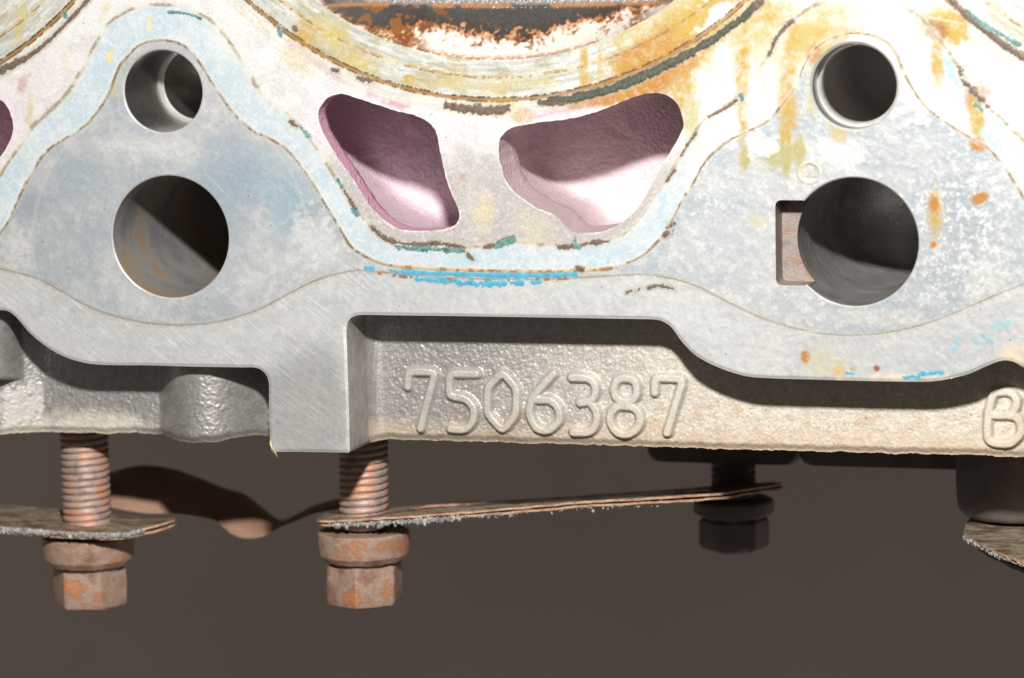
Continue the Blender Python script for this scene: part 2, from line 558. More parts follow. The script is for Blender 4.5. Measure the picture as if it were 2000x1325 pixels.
CL = centre_on((0, 122), (145, 0), RING[2], 0)
CR = centre_on((1852, 0), (2000, 108), RING[2] + 10, 0)
print('ring', RING, 'chamber', CHAM, 'left', CL, 'right', CR)
RC_CH = CHAM[2] - 6
CHAMBERS = [(CHAM[0], CHAM[1]), (CL[0], CL[1]), (CR[0], CR[1])]
RINGC = [(RING[0], RING[1]), (CL[0], CL[1]), (CR[0], CR[1])]

nx0, nz0 = U(1514, 391)[[0, 2]]
nx1, nz1 = U(1575, 558)[[0, 2]]


def rrect(x0, x1, z0, z1, r, n=6):
    P = []
    for cx, cz, a0 in ((x1 - r, z1 - r, 0), (x0 + r, z1 - r, 90), (x0 + r, z0 + r, 180), (x1 - r, z0 + r, 270)):
        for k in range(n + 1):
            a = math.radians(a0 + 90 * k / n); P.append((cx + r * math.cos(a), cz + r * math.sin(a)))
    return np.array(P)


NOTCH = rrect(nx0, nx1 + 20, nz1, nz0, 11)


def deck_field(x, z):
    f = sdf(x, z, OUT)
    for cx, cz, r in (H_LT, H_LB, H_RT, H_RB):
        f = np.minimum(f, np.hypot(x - cx, z - cz) - r)
    for c in CHAMBERS:
        f = np.minimum(f, np.hypot(x - c[0], z - c[1]) - RC_CH)
    for P in (LC, RC, L3):
        f = np.minimum(f, -sdf(x, z, P))
    f = np.minimum(f, -sdf(x, z, NOTCH))
    return f


# ------------------------------------------------------------------ the head
head = empty('cylinder_head', (0, 700, -215), 'stained aluminium cylinder head with bolt holes, pink coolant ports and raised casting number', 'cylinder head')


def axis(lo, hi, f0, f1, fine, coarse):
    return np.concatenate([np.arange(lo, f0, coarse), np.arange(f0, f1, fine), np.arange(f1, hi + coarse, coarse)])


STEP = 1.9
xs = axis(XL + 1, XR - 1, U(-25, 600)[0], U(2030, 600)[0], STEP, 24.)
zs = axis(U(900, 895)[2], TOPZ - 1, U(900, 895)[2] + .1, U(900, -45)[2], STEP, 24.)
pts, quads, polys = clipped_grid(xs, zs, deck_field)
X, Z = pts[:, 0], pts[:, 1]
x, y = PX(X, np.zeros_like(X), Z)
print('deck verts', len(X))

N4 = fbm(x, y, 5., 1, 2); N10 = fbm(x, y, 11., 2, 3); N30 = fbm(x, y, 32., 3, 4); N90 = fbm(x, y, 95., 4, 4); N3 = fbm(x, y, 3.4, 5, 2)
C = np.empty((len(X), 3)); C[:] = 0
par = np.empty((len(X), 3)); par[:] = (.46, .35, .25)
hgt = np.zeros(len(X))
own = np.zeros(len(X), np.int64)


def mix(mask, c, target=None):
    t = C if target is None else target
    m = np.clip(mask, 0, 1)[:, None]
    t *= 1 - m
    t += m * np.asarray(c)[None, :]


def ell(cx, cy, rx, ry, rot=0., rag=.35, nz=None):
    """soft ragged blob: 1 in the middle, 0 at the outline"""
    a = math.radians(rot)
    dx, dy = x - cx, y - cy
    u = (dx * math.cos(a) + dy * math.sin(a)) / rx; v = (-dx * math.sin(a) + dy * math.cos(a)) / ry
    n = N30 if nz is None else nz
    return 1 - np.hypot(u, v) + (n - .5) * 2 * rag


def blob(cx, cy, rx, ry, rot, c, k=1., rag=.35, soft=.4, nz=None):
    mix(k * sstep(-.1, soft + .35, ell(cx, cy, rx, ry, rot, rag, nz)) * (.7 + .6 * N4), c)


A_px = [(0, 345), (12, 325), (42, 282), (62, 250), (100, 215), (132, 182), (150, 155), (170, 117), (187, 85), (212, 47), (232, 32), (275, 12), (325, 10), (360, 12), (385, 25),
        (412, 40), (440, 72), (457, 97), (482, 135), (495, 160), (505, 174), (525, 198), (557, 220), (580, 245), (595, 262), (625, 300), (642, 327), (662, 357), (680, 385), (695, 410),
        (712, 430), (730, 450), (750, 467), (775, 476), (812, 481), (875, 480), (912, 484), (947, 480), (975, 476), (1000, 473), (1040, 478), (1087, 480), (1125, 478), (1187, 471),
        (1212, 462), (1240, 440), (1265, 410), (1280, 380), (1302, 355), (1320, 322), (1350, 272), (1375, 235), (1412, 212), (1437, 192), (1450, 162), (1475, 140), (1500, 110),
        (1520, 70), (1545, 45), (1575, 20), (1612, 3), (1675, -4), (1740, 0), (1775, 18), (1800, 37), (1825, 65), (1850, 98), (1875, 135), (1900, 175), (1925, 205), (1962, 237), (2000, 277), (2030, 320)]
B_px = [(-20, 490), (0, 455), (15, 435), (30, 402), (50, 360), (67, 330), (92, 295), (125, 272), (160, 250), (185, 225), (200, 205), (215, 178), (225, 150), (235, 127), (250, 110), (275, 87), (312, 79),
        (345, 83), (370, 97), (392, 125), (410, 155), (430, 185), (457, 222), (497, 257), (525, 270), (555, 287), (582, 317), (607, 352), (630, 390), (650, 422), (670, 457),
        (685, 480), (712, 500), (750, 516), (800, 522), (875, 526), (1000, 530), (1100, 530), (1187, 525), (1212, 519), (1250, 502), (1272, 485), (1295, 460), (1315, 425),
        (1335, 387), (1355, 357), (1370, 328), (1390, 302), (1420, 277), (1450, 262), (1475, 250), (1503, 234), (1530, 202), (1555, 167), (1572, 125), (1590, 97), (1620, 77), (1655, 66),
        (1700, 69), (1730, 82), (1750, 107), (1765, 140), (1782, 172), (1805, 205), (1827, 225), (1875, 257), (1905, 275), (1930, 290), (1955, 317), (1965, 330), (1982, 357), (2005, 395), (2030, 440)]
C_px = [(-20, 521), (0, 525), (37, 534), (75, 545), (112, 565), (150, 587), (187, 605), (237, 621), (287, 631), (350, 635), (425, 629), (500, 607), (550, 582), (600, 555), (637, 541),
        (675, 532), (700, 529), (737, 531), (800, 537), (875, 542), (1000, 546), (1075, 545), (1162, 541), (1212, 538), (1262, 537), (1300, 542), (1350, 555), (1387, 572),
        (1425, 592), (1462, 610), (1500, 626), (1537, 637), (1587, 649), (1650, 655), (1725, 651), (1775, 641), (1825, 627), (1875, 607), (1937, 580), (2000, 555), (2030, 545)]
LA, LB_, LCv = (spline(np.array(q, float), 5.) for q in (A_px, B_px, C_px))
jx = (N10 - .5) * 3.0; jy = (N4 - .5) * 2.0
dA, tA = dist_poly(x + jx, y + jy, LA, False, 40); dB, tB = dist_poly(x + jx, y + jy, LB_, False, 40); dC, tC = dist_poly(x + jx * .5, y + jy * .5, LCv, False, 40)
# regions: above A, band A-B, plate B-C, below C
polyA = np.vstack([LA, [(2100, 320), (2100, -900), (-100, -900), (-100, 345)]])
polyB = np.vstack([LB_, [(2100, 440), (2100, -900), (-100, -900), (-100, 490)]])
inA = inside(x, y, polyA); inB = inside(x, y, polyB)
polyC = np.vstack([LCv, [(2100, 545), (2100, -900), (-100, -900), (-100, 521)]])
inC = inside(x, y, polyC)
aboveA = inA; band = inB & ~inA; plate = inC & ~inB; low = ~inC

# base: oxidised machined aluminium
t = sstep(.35, .65, N30 * .55 + N90 * .45)
C[:] = np.array([.50, .515, .525])[None] * (1 - t)[:, None] + np.array([.605, .61, .595])[None] * t[:, None]
mix(.22 * sstep(.52, .66, N10), (.68, .68, .66))
# plates: cooler, darker, frost-speckled
bl = plate * sstep(.30, .60, N90 + .10 * (N10 - .5))
mix(.6 * bl, (.335, .395, .44))
mix(.5 * plate * sstep(.60, .64, N3 * .5 + N10 * .5) * (.3 + .7 * (x > 1300)), (.72, .72, .70))
blob(470, 345, 120, 110, 30, (.28, .385, .475), .75, .3, .6)
blob(560, 400, 70, 90, -10, (.33, .45, .53), .75, .35, .5)
blob(150, 350, 90, 60, -20, (.36, .42, .47), .5)
blob(60, 400, 40, 30, 0, (.34, .36, .40), .55)
blob(420, 420, 90, 160, 0, (.33, .40, .46), .55, .3, .6)
blob(300, 292, 150, 32, 5, (.68, .68, .66), .7, .3, .5)
blob(620, 470, 50, 80, -30, (.66, .67, .65), .75, .5, .3, N10)
blob(30, 490, 40, 60, 0, (.68, .67, .64), .7, .5, .3, N10)
blob(1870, 430, 130, 170, 0, (.36, .395, .43), .7, .35, .6)
fr = sstep(.0, .6, ell(1870, 440, 150, 190, 0, .3)) * sstep(.49, .62, N4 * .5 + N10 * .35 + N3 * .15)
mix(.7 * fr, (.72, .73, .73))
blob(1760, 310, 130, 60, 15, (.45, .46, .48), .5, .4, .5, N10)
blob(1440, 480, 70, 120, 0, (.49, .51, .53), .6, .35, .6)
blob(1640, 300, 90, 40, 0, (.72, .72, .70), .8, .3, .5)
blob(1930, 540, 60, 60, 0, (.66, .66, .62), .6, .5, .3, N10)
blob(1690, 620, 120, 22, 0, (.66, .65, .59), .5, .35, .5)
mix(.25 * low * sstep(.5, .66, N30), (.45, .48, .515))
mix(.25 * low, (.64, .64, .62))
mix(.35 * low * (x < 720) * (y > 640), (.60, .605, .585))
blob(600, 800, 90, 120, 0, (.62, .615, .58), .6, .3, .6)
par[:, 2] = np.where(low & (x < 760), .8, .25)
C *= (1 - .16 * sstep(1250, 1750, x) * (plate | low))[:, None]  # albedo lowered rightwards to offset the nearer lamp
C *= (1 + .14 * (N4 - .5) + .10 * (N10 - .5))[:, None]
par[plate, 1] = .50; par[low, 1] = .48; par[plate | low, 0] = .43
C[low] *= 1.06; C[plate] *= 1.08
# bare machined corners are shinier
sh = sstep(0, .5, ell(600, 790, 120, 160, 0, .2)); par[:, 1] += .2 * sh; par[:, 0] -= .06 * sh

# blue-white crimp band
c_band = np.where((x < 1340)[:, None], np.array([.39, .465, .505])[None], np.array([.52, .535, .50])[None])
m = band * (.55 + .45 * sstep(.4, .6, N30))
C += (c_band - C) * m[:, None]
mix(band * .55 * sstep(.50, .60, N3 * .4 + N10 * .6), (.56, .60, .61))
mix(band * .5 * sstep(.62, .70, N10 * .6 + N3 * .4), (.28, .40, .47))
par[band, 1] = .05; par[band, 0] = .62
# coolant side above A: chalky white, lilac and pink near the ports
mix(aboveA * .8, (.60, .59, .575))
mix(aboveA * .45 * sstep(.48, .64, N30), (.46, .43, .44))
mix(aboveA * .85 * sstep(235, 370, y + 70 * (N30 - .5)) * (x > 560) * (x < 1330), (.345, .32, .31))
mix(aboveA * .4 * sstep(.60, .68, N3) * (y > 280), (.60, .58, .54))  # glitter: glints painted in as bright specks
par[aboveA, 1] = .12; par[aboveA, 0] = .58
for P, cc in ((LC_px, (.52, .28, .37)), (RC_px, (.55, .39, .43)), (L3_px, (.50, .29, .36))):
    d, _ = dist_poly(x, y, spline(np.array(P, float), 5., True), True, 60)
    mix(aboveA * .55 * sstep(40, 8, d + 30 * (N10 - .5)) * (y < 300), (.60, .535, .56))
    mix(aboveA * .55 * sstep(4.0, .8, d + 3 * (N4 - .5)) * sstep(.42, .6, N30), (.76, .74, .73))
for q, w_, cc in (([(560, 85), (610, 118), (660, 150), (710, 176), (770, 203), (840, 220)], 9., (.50, .25, .34)), ([(1040, 226), (1090, 216), (1150, 204)], 8., (.52, .34, .39)), ([(590, 300), (600, 330)], 5., (.52, .34, .39))):
    d, _ = dist_poly(x, y, spline(np.array(q, float), 5.), False, 30)
    mix(.9 * sstep(w_ * 1.4, 0, d + 9 * (N10 - .5)) * sstep(.30, .52, N30) * aboveA, cc)
blob(900, 260, 55, 30, 0, (.56, .54, .55), .8, .3, .5)
blob(930, 400, 45, 70, 0, (.47, .44, .42), .65, .4, .5, N10)
blob(945, 415, 28, 50, 0, (.55, .47, .28), .7, .6, .5, N10)
blob(1040, 445, 50, 38, 30, (.50, .45, .32), .65, .6, .5, N10)
blob(905, 345, 7, 11, 0, (.45, .30, .2), .8, .4, .5, N10)
blob(760, 470, 60, 16, 25, (.47, .44, .43), .55, .4, .5, N10)
blob(450, 60, 60, 80, 0, (.60, .59, .57), .6)
blob(80, 130, 70, 60, -30, (.56, .53, .52), .7)
blob(45, 160, 16, 26, 20, (.42, .28, .24), .75, .6, .5, N10)
blob(58, 215, 10, 45, 5, (.50, .42, .25), .65, .5, .5, N10)
blob(128, 120, 12, 60, -8, (.56, .52, .38), .5, .5, .5, N10)
blob(205, 18, 10, 24, 15, (.55, .50, .25), .7, .5, .5, N10)
blob(215, 112, 8, 22, 5, (.60, .52, .18), .85, .4, .5, N10)
blob(222, 175, 6, 26, 3, (.60, .54, .25), .6, .6, .5, N10)
blob(292, 45, 9, 24, 0, (.58, .53, .25), .7, .5, .5, N10)

# chamber sealing rings
def ringmap(c):
    return np.hypot(X - c[0], Z - c[1])


for k, c in enumerate(RINGC):
    r = ringmap(c) + (N10 - .5) * 2.0
    R = RING[2] if k < 2 else RING[2] + 10
    ang = np.arctan2(X - c[0], -(Z - c[1]))          # 0 straight down
    inner = r < R
    mix(inner * .8, (.44, .45, .40))
    mix(inner * .55 * sstep(.48, .64, N30), (.41, .39, .22) if k == 0 else (.48, .48, .42))
    mix(inner * .35 * sstep(.55, .7, N10), (.52, .52, .49))
    par[inner, 1] = .2; par[inner, 0] = .5
    pol = fbm(r * 1.0, ang * 46., 3.6, 12 + k, 3); pol2 = fbm(r * 1.0, ang * 120., 7., 15 + k, 3)
    ringz = (r > R - 130) & (r < R + 34)
    C *= (1 + ringz * (.75 * (pol - .5) + .45 * (pol2 - .5)))[:, None]
    mix(ringz * .55 * sstep(.58, .68, pol) * sstep(.45, .6, N30), (.30, .20, .08))
    mix(ringz * .5 * sstep(.60, .70, pol2), (.60, .60, .57))
    # bead between R and R + 30
    bead = (r > R + 3) & (r < R + 32)
    mix(bead * .6, (.52, .51, .44))
    mix(.92 * sstep(4.6, 2.4, np.abs(r - R)) * (.55 + .6 * N10), (.30, .155, .04))
    mix(.9 * sstep(2.4, 1.0, np.abs(r - R + 3.6)) * sstep(.40, .50, N3 * .5 + N10 * .5), (.045, .03, .018))
    mix(.8 * sstep(2.2, .8, np.abs(r - R - 4.2)) * sstep(.36, .50, N10), (.09, .05, .02))
    hgt += .25 * sstep(6, 2, np.abs(r - R))
    # dotted brown line half way
    rm = R - 44
    dots = sstep(4.5, 2.0, np.abs(r - rm)) * sstep(.50, .58, vnoise(ang * 95, ang * 0, 9 + k)) * sstep(.35, .5, N30)
    mix(.8 * dots, (.24, .15, .08)); mix(.45 * sstep(7, 3, np.abs(r - rm)), (.55, .42, .22))

# yellow / orange burn on the ring's right shoulder and runs below it
Y1, Y2, O1, O2 = (.44, .36, .13), (.42, .28, .055), (.38, .17, .03), (.25, .085, .02)
ch = (np.hypot(X - CHAM[0], Z - CHAM[1]) > RC_CH)
for b in [(1330, 60, 170, 110, -35, Y1, .75), (1280, 120, 130, 55, -25, Y2, .75), (1240, 150, 110, 30, -24, O1, .55), (1330, 100, 110, 34, -32, O1, .45), (1290, 70, 60, 20, -30, O1, .5), (1400, 20, 50, 22, -40, O1, .5), (1230, 105, 70, 16, -25, O1, .5), (1150, 190, 60, 10, -10, O2, .4), (1375, 30, 60, 60, -40, Y2, .8),
          (1300, 150, 60, 40, -30, O1, .6), (1245, 175, 90, 22, -18, O1, .85), (1330, 190, 25, 50, 0, Y2, .75), (1350, 230, 22, 40, 8, (.44, .40, .22), .8), (1180, 195, 60, 12, -12, O1, .7),
          (1500, 60, 80, 90, 0, Y1, .5), (1450, 130, 16, 90, 3, Y2, .65), (1452, 230, 14, 110, 2, Y2, .65), (1455, 300, 10, 38, 0, (.36, .32, .13), .9), (1535, 290, 12, 60, 0, (.36, .30, .11), .9), (1560, 300, 14, 34, 0, (.38, .33, .14), .8), (1500, 20, 50, 40, 0, Y2, .5), (1620, 20, 60, 24, 0, Y1, .5),
          (1560, 75, 11, 14, 10, O2, .95), (1560, 75, 24, 26, 10, Y2, .8), (1540, 160, 20, 110, 2, Y2, .7), (1540, 230, 24, 60, 0, Y2, .75), (1600, 150, 20, 80, 10, Y1, .6),
          (1525, 305, 52, 30, -10, (.36, .33, .15), .9), (1605, 80, 60, 50, -30, Y1, .7), (1660, 66, 60, 16, 0, Y2, .7), (1590, 105, 16, 18, 0, O1, .7),
          (1830, 40, 50, 34, 0, Y1, .6), (1865, 55, 28, 32, 0, Y2, .7), (1828, 60, 18, 22, -40, O2, .5), (1830, 120, 14, 50, 0, Y2, .6), (1905, 190, 22, 26, 40, O1, .6),
          (1908, 230, 14, 44, 0, Y2, .75), (1912, 282, 17, 15, 0, O1, .85), (1825, 430, 17, 66, 0, Y2, .8), (1822, 402, 9, 16, 0, O1, .8), (1822, 478, 9, 9, 0, O1, .7), (1912, 388, 20, 11, -30, O1, .85),
          (1640, 250, 20, 30, 0, Y1, .5), (1600, 705, 42, 36, 10, (.47, .45, .30), .9), (1573, 696, 10, 14, 0, O1, .9), (1640, 728, 14, 18, 0, (.48, .36, .20), .7),
          (1712, 720, 6, 6, 0, O2, .95), (1664, 721, 5, 5, 0, Y2, .8), (1478, 428, 20, 16, 0, (.46, .45, .34), .8), (1975, 700, 40, 26, -25, (.60, .50, .34), .7), (1760, 738, 130, 9, 0, (.62, .52, .40), .8),
          (1140, 130, 10, 44, 4, Y2, .75), (1170, 130, 5, 40, 2, Y1, .6), (600, 70, 36, 30, 20, Y2, .6), (650, 65, 40, 24, 30, Y1, .7), (690, 120, 60, 26, 25, Y1, .6), (800, 155, 12, 9, 0, Y2, .7),
          (900, 165, 120, 16, 4, Y1, .4), (1020, 165, 90, 16, -4, Y1, .4), (1020, 226, 22, 14, 0, (.47, .36, .22), .8), (980, 205, 30, 20, 0, (.56, .52, .28), .7),
          (40, 40, 12, 50, 10, Y1, .5), (575, 120, 40, 16, 35, Y1, .3)]:
    cx, cyy, rx, ry, rot, cc, kk = b
    m = min(1., kk * 1.5) * sstep(-.12, .95 if rx * ry > 900 else .55, ell(cx, cyy, rx * 1.2, ry * 1.2, rot, .55, .3 * N10 + .45 * N30 + .25 * N90)) * (.05 + .7 * N4 + 1.1 * N10) * ch
    mix(m, cc); par[:, 1] *= 1 - .7 * m
for sx in (1110, 1132, 1190, 1215, 1475, 1492):        # thin vertical runs
    mix(.4 * sstep(5, 1, np.abs(x - sx + 8 * (N90 - .5))) * (y > 100) * (y < 260) * sstep(.4, .6, N30), Y2)
# bare washed-out spots between the runs
for b in [(1410, 110, 22, 26, 0), (1400, 180, 30, 26, 0), (1390, 230, 32, 30, 10), (1410, 250, 40, 40, 20), (1480, 210, 34, 40, 0), (1398, 34, 48, 18, -42), (1700, 110, 60, 60, 0), (1790, 190, 40, 60, 0), (1480, 280, 40, 26, 0)]:
    mix(.8 * sstep(-.05, .45, ell(*b, .9, .6 * N10 + .4 * N30)), (.70, .695, .67))

for k, c in enumerate(RINGC):
    r = ringmap(c) + (N10 - .5) * 2.0
    R = RING[2] if k < 2 else RING[2] + 10
    mix(.9 * sstep(4.8, 2.2, np.abs(r - R)) * (.6 + .6 * N10), (.29, .14, .03))
    mix(.9 * sstep(2.4, .9, np.abs(r - R + 3.8)) * sstep(.40, .50, N3 * .5 + N10 * .5), (.045, .03, .018))
    mix(.8 * sstep(2.2, .8, np.abs(r - R - 4.4)) * sstep(.36, .50, N10), (.09, .05, .02))
    mix(.8 * sstep(2.6, 1.0, np.abs(r - R + 42)) * sstep(.46, .56, fbm(x, y, 8., 19, 2)) * sstep(.35, .55, N90 + .1), (.20, .13, .07))
# gasket lines
kA = sstep(.36, .50, N30 + .22 * (N10 - .5))
wv = .55 + 1.1 * fbm(x, y, 60., 8, 2)
dA = dA / wv; dB = dB / (.5 + 1.1 * fbm(x, y, 50., 9, 2)); dC = dC / (.6 + .9 * fbm(x, y, 70., 10, 2))
mix(.8 * sstep(3.4, 1.2, dA) * kA, (.30, .235, .14))
mix(.9 * sstep(3.6, 1.6, dA) * sstep(.53, .57, N30 * .6 + N10 * .4), (.13, .075, .045))
mix(.35 * sstep(9, 3, dA), (.56, .53, .42))
mix(.30 * sstep(7, 3, dB), (.66, .62, .50))
mix(.8 * sstep(3.0, .9, dB) * sstep(.30, .5, N10 * .5 + N30 * .5), (.30, .23, .135))
mix(.7 * sstep(2.2, 1.0, dB) * sstep(.55, .60, N10), (.17, .10, .05))
mix(.28 * sstep(8, 2, dC), (.66, .64, .55))
mix(.75 * sstep(2.3, .6, dC) * (.45 + .8 * N30), (.26, .215, .15))
mix(.30 * sstep(2.2, .6, np.abs(dC - 4.5)) * sstep(.45, .6, N30), (.36, .31, .23))

# faint circular witness marks round the holes, punch mark beside the right-hand hole
for hx, hy, rr in ((332, 463, 268), (318, 179, 110)):
    r = np.hypot(x - hx, y - hy)
    mix(.28 * sstep(5, 2, np.abs(r - rr + 6 * (N30 - .5))) * plate, (.68, .69, .68))
mk = np.hypot((x - 1580) / 1.05, y - 338)
mix(.35 * sstep(26, 20, mk), (.52, .49, .36))
mix(.5 * sstep(3.5, 1.2, np.abs(mk - 20)) * sstep(.35, .55, N10), (.60, .57, .40))
hgt += .3 * sstep(3.5, 1.0, np.abs(mk - 20))
two = spline(np.array([(1572, 330), (1580, 323), (1590, 328), (1587, 339), (1576, 348), (1592, 348)], float), 2.)
d2, _ = dist_poly(x, y, two, False, 12)
mix(.4 * sstep(3, 1, d2) * sstep(.3, .55, N10), (.46, .42, .28)); hgt -= .3 * sstep(3, 1, d2)
# bright nicks and scratches, dark pinpricks
rs = np.random.default_rng(11)
nick = [((402, 340), (446, 384)), ((183, 492), (224, 517)), ((264, 326), (268, 337)), ((1560, 648), (1600, 648)), ((1495, 642), (1524, 643)), ((1872, 502), (1888, 502)), ((1812, 34), (1880, 46)), ((1500, 671), (1531, 671))]
for k in range(60):
    ax, ay = rs.uniform(20, 520), rs.uniform(560, 715); L = rs.uniform(5, 16); nick.append(((ax, ay), (ax + L * .6, ay + L)))
for k in range(34):
    ax, ay = rs.uniform(760, 1990), rs.uniform(550, 735); L = rs.uniform(4, 22); nick.append(((ax, ay), (ax + L, ay + L * rs.uniform(-.1, .15))))
for k in range(30):
    ax, ay = rs.uniform(535, 670), rs.uniform(700, 870); L = rs.uniform(15, 60); nick.append(((ax, ay), (ax + L * .8, ay + L * .5)))
for a, b in nick:
    d, _ = dist_poly(x, y, np.array([a, b], float), False, 8)
    mm = sstep(1.5, .3, d); mix(.26 * mm, (.80, .80, .78))
for k in range(120):
    ax, ay = rs.uniform(0, 2000), rs.uniform(0, 740); rr = rs.uniform(.8, 2.4)
    kk = (np.abs(x - ax) < 6) & (np.abs(y - ay) < 6)
    d = np.hypot(x[kk] - ax, y[kk] - ay); mm = (.85 * sstep(rr, rr * .4, d))[:, None]
    C[kk] = C[kk] * (1 - mm) + mm * np.array([.13, .11, .09])

# ragged thin layers left on the face: each becomes its own part
def strip(p, w, seed, rag=.5, thr=.0, lo=None):
    d, tt = dist_poly(x, y, spline(np.array(p, float), 4.), False, 40)
    return w * (.62 + .75 * N30) - d + (N10 - .5) * 2.4 * rag * w + (N4 - .5) * 1.3 * max(rag, .3) * w + (N3 - .5) * 2.2 * min(1., rag * 2.)


blue = np.full(len(x), -9.)
for p, w, rg in [([(788, 531), (860, 534.5), (960, 537.5), (1060, 538), (1125, 536)], 4.4, .14), ([(815, 545), (850, 549), (890, 552), (940, 555), (985, 553)], 5.0, 1.0), ([(1000, 552), (1020, 552)], 5, .8),
                 ([(1040, 552), (1056, 551)], 4, .8), ([(716, 524), (728, 524)], 4, .7), ([(762, 529), (778, 531)], 2.5, .7),
                 ([(1768, 738), (1785, 735), (1798, 741)], 3.6, .6), ([(1795, 732), (1815, 729), (1838, 727)], 5.0, .7), ([(1652, 729), (1668, 731)], 1.8, .8)]:
    blue = np.maximum(blue, strip(p, w, 1, rg))
teal = np.full(len(x), -9.)
for p, w, rg in [([(775, 483), (830, 487), (905, 489)], 4.5, .9), ([(972, 480), (990, 474), (1003, 466)], 5, .9), ([(1122, 470), (1130, 484)], 5, .9), ([(330, 24), (350, 25), (372, 29), (392, 37)], 2.6, .4),
                 ([(544, 55), (548, 68)], 4, .4), ([(588, 250), (602, 268)], 3.5, 1.), ([(660, 350), (666, 362)], 3.5, 1.), ([(690, 410), (700, 420)], 3.5, .8), ([(126, 26), (128, 32)], 4, .4),
                 ([(1905, 205), (1918, 215)], 3.0, .9),
                 ([(1890, 22), (1910, 38), (1930, 52), (1955, 66), (1990, 88)], 3.6, 1.), ([(1450, 195), (1448, 185)], 4, .7)]:
    teal = np.maximum(teal, strip(p, w, 2, rg))
for p, w, rg, cc in [([(1845, 115), (1858, 140), (1872, 172)], 7, .6, (.27, .44, .42)), ([(1938, 238), (1960, 250)], 4, .6, (.16, .40, .40)), ([(1972, 70), (1980, 75)], 4, .5, (.2, .42, .42)), ([(1920, 262), (1945, 280)], 9, 1.5, (.32, .52, .52)),
                     ([(1862, 678), (1874, 668)], 8, 1.6, (.25, .50, .60)), ([(1902, 660), (1906, 672)], 4, 1.2, (.22, .50, .62)), ([(1920, 655), (1936, 668)], 5, 1.6, (.14, .42, .58)), ([(1944, 636), (1962, 632)], 9, 1.5, (.28, .52, .60)),
                     ([(870, 512), (900, 510), (925, 505)], 6, 2.0, (.30, .50, .55)), ([(880, 20), (890, 25)], 3, 1., (.3, .4, .4))]:
    mix(.8 * sstep(-2, 6, strip(p, w, 5, rg)) * (.35 + .9 * N4), cc)
carb = np.full(len(x), -9.)
def arcpts(c, r, a0, a1, n=14):
    out = []
    for k in range(n):
        a = math.radians(a0 + (a1 - a0) * k / (n - 1))
        px, py = PX(c[0] + r * math.sin(a), 0., c[1] - r * math.cos(a)); out.append((px, py))
    return out


for p, w, rg in [([(872, 207), (905, 213), (950, 215), (992, 213)], 8, .7), ([(1055, 200), (1080, 202)], 6, .7), ([(700, 152), (722, 158)], 4, .9), ([(650, 136), (660, 139)], 3, .5),
                 ([(1075, 198), (1120, 192), (1165, 182), (1215, 167), (1260, 148), (1310, 123), (1352, 101)], 8.5, .35), ([(1352, 101), (1400, 73), (1430, 52), (1455, 32), (1488, 0), (1500, -12)], 6.5, .45),
                 ([(0, 140), (30, 124), (62, 106), (95, 80), (130, 46), (172, 0), (185, -15)], 3.2, .45), ([(0, 140), (25, 128), (50, 116)], 6, .6),
                 ([(673, 375), (684, 392), (694, 408)], 2.4, .8), ([(728, 446), (746, 462), (775, 473), (820, 478), (860, 476), (905, 484)], 3.8, .8), ([(948, 482), (975, 475), (990, 466)], 3.2, .9),
                 ([(1090, 481), (1130, 479), (1160, 474), (1188, 472)], 4.2, .7), ([(1300, 458), (1310, 446), (1318, 434)], 5, 1.2), ([(1128, 523), (1138, 527)], 3.5, .9), ([(568, 238), (580, 247)], 3, .9),
                 ([(1302, 354), (1318, 332)], 2.2, .5), ([(1330, 305), (1345, 280), (1358, 262)], 2.4, .8), ([(1385, 228), (1405, 218), (1440, 196)], 2.2, .8), ([(1502, 108), (1515, 78), (1535, 52), (1548, 42)], 3.6, .6),
                 ([(1875, 132), (1880, 155), (1895, 172), (1915, 192), (1928, 208)], 4.0, 1.2), ([(1850, -8), (1880, 22), (1905, 46), (1940, 72), (1975, 98), (2010, 122)], 5.0, .4), ([(575, 55), (577, 58)], 5, .3),
                 ([(1268, 562), (1290, 558), (1316, 565)], 2.8, .9), ([(1225, 570), (1250, 565)], 2.2, 1.2), ([(915, 497), (925, 510)], 2.6, 1.5)]:
    carb = np.maximum(carb, strip(p, w, 3, rg))
msk = carb > 0
cc = np.where((x > 1050)[:, None] & (x < 1470)[:, None] & (y < 200)[:, None], (np.array([.055, .050, .028])[None] * (1 - sstep(2, 9, carb))[:, None] + np.array([.06, .072, .048])[None] * sstep(2, 9, carb)[:, None]), np.array([.12, .085, .062])[None])
C[msk] = (cc * (.6 + .9 * N4)[:, None])[msk]; par[msk] = (.55, .1, 0); own[msk] = 2
msk = teal > 0
C[msk] = (np.array([.10, .20, .185])[None] * (.25 + 1.5 * N4)[:, None])[msk]; par[msk] = (.5, 0, 0); own[msk] = 3
msk = blue > 0
C[msk] = (np.array([.07, .31, .42])[None] * (.7 + .6 * N4)[:, None])[msk]; par[msk] = (.45, 0, 0); own[msk] = 1
hgt += .6 * sstep(0, 5, blue) + .5 * sstep(0, 5, teal) + .5 * sstep(0, 5, carb)
mix(.55 * sstep(-7, 0, carb) * (own == 0) * (.4 + 1.2 * N10), (.34, .29, .22))
mix(.35 * sstep(-5, 0, blue) * (own == 0), (.42, .52, .56))
mix(.35 * sstep(-5, 0, teal) * (own == 0), (.40, .47, .44))
# brown crumbs on the blue strip's upper edge
dS, tS = dist_poly(x, y, spline(np.array([(740, 534), (790, 541), (900, 547), (1060, 546), (1170, 541)], float), 5.), False, 20)
mm = sstep(4, 1.5, dS) * sstep(.50, .58, N10)
mix(mm * (own == 0), (.34, .19, .10))
mm = sstep(4.2, 1.5, dB) * (x > 770) * (x < 1190) * (y > 500); mix(mm * .75 * (own == 0), (.55, .40, .22)); mix(mm * sstep(.5, .58, N10) * .8 * (own == 0), (.30, .14, .06))

hgt += (N10 - .5) * .5
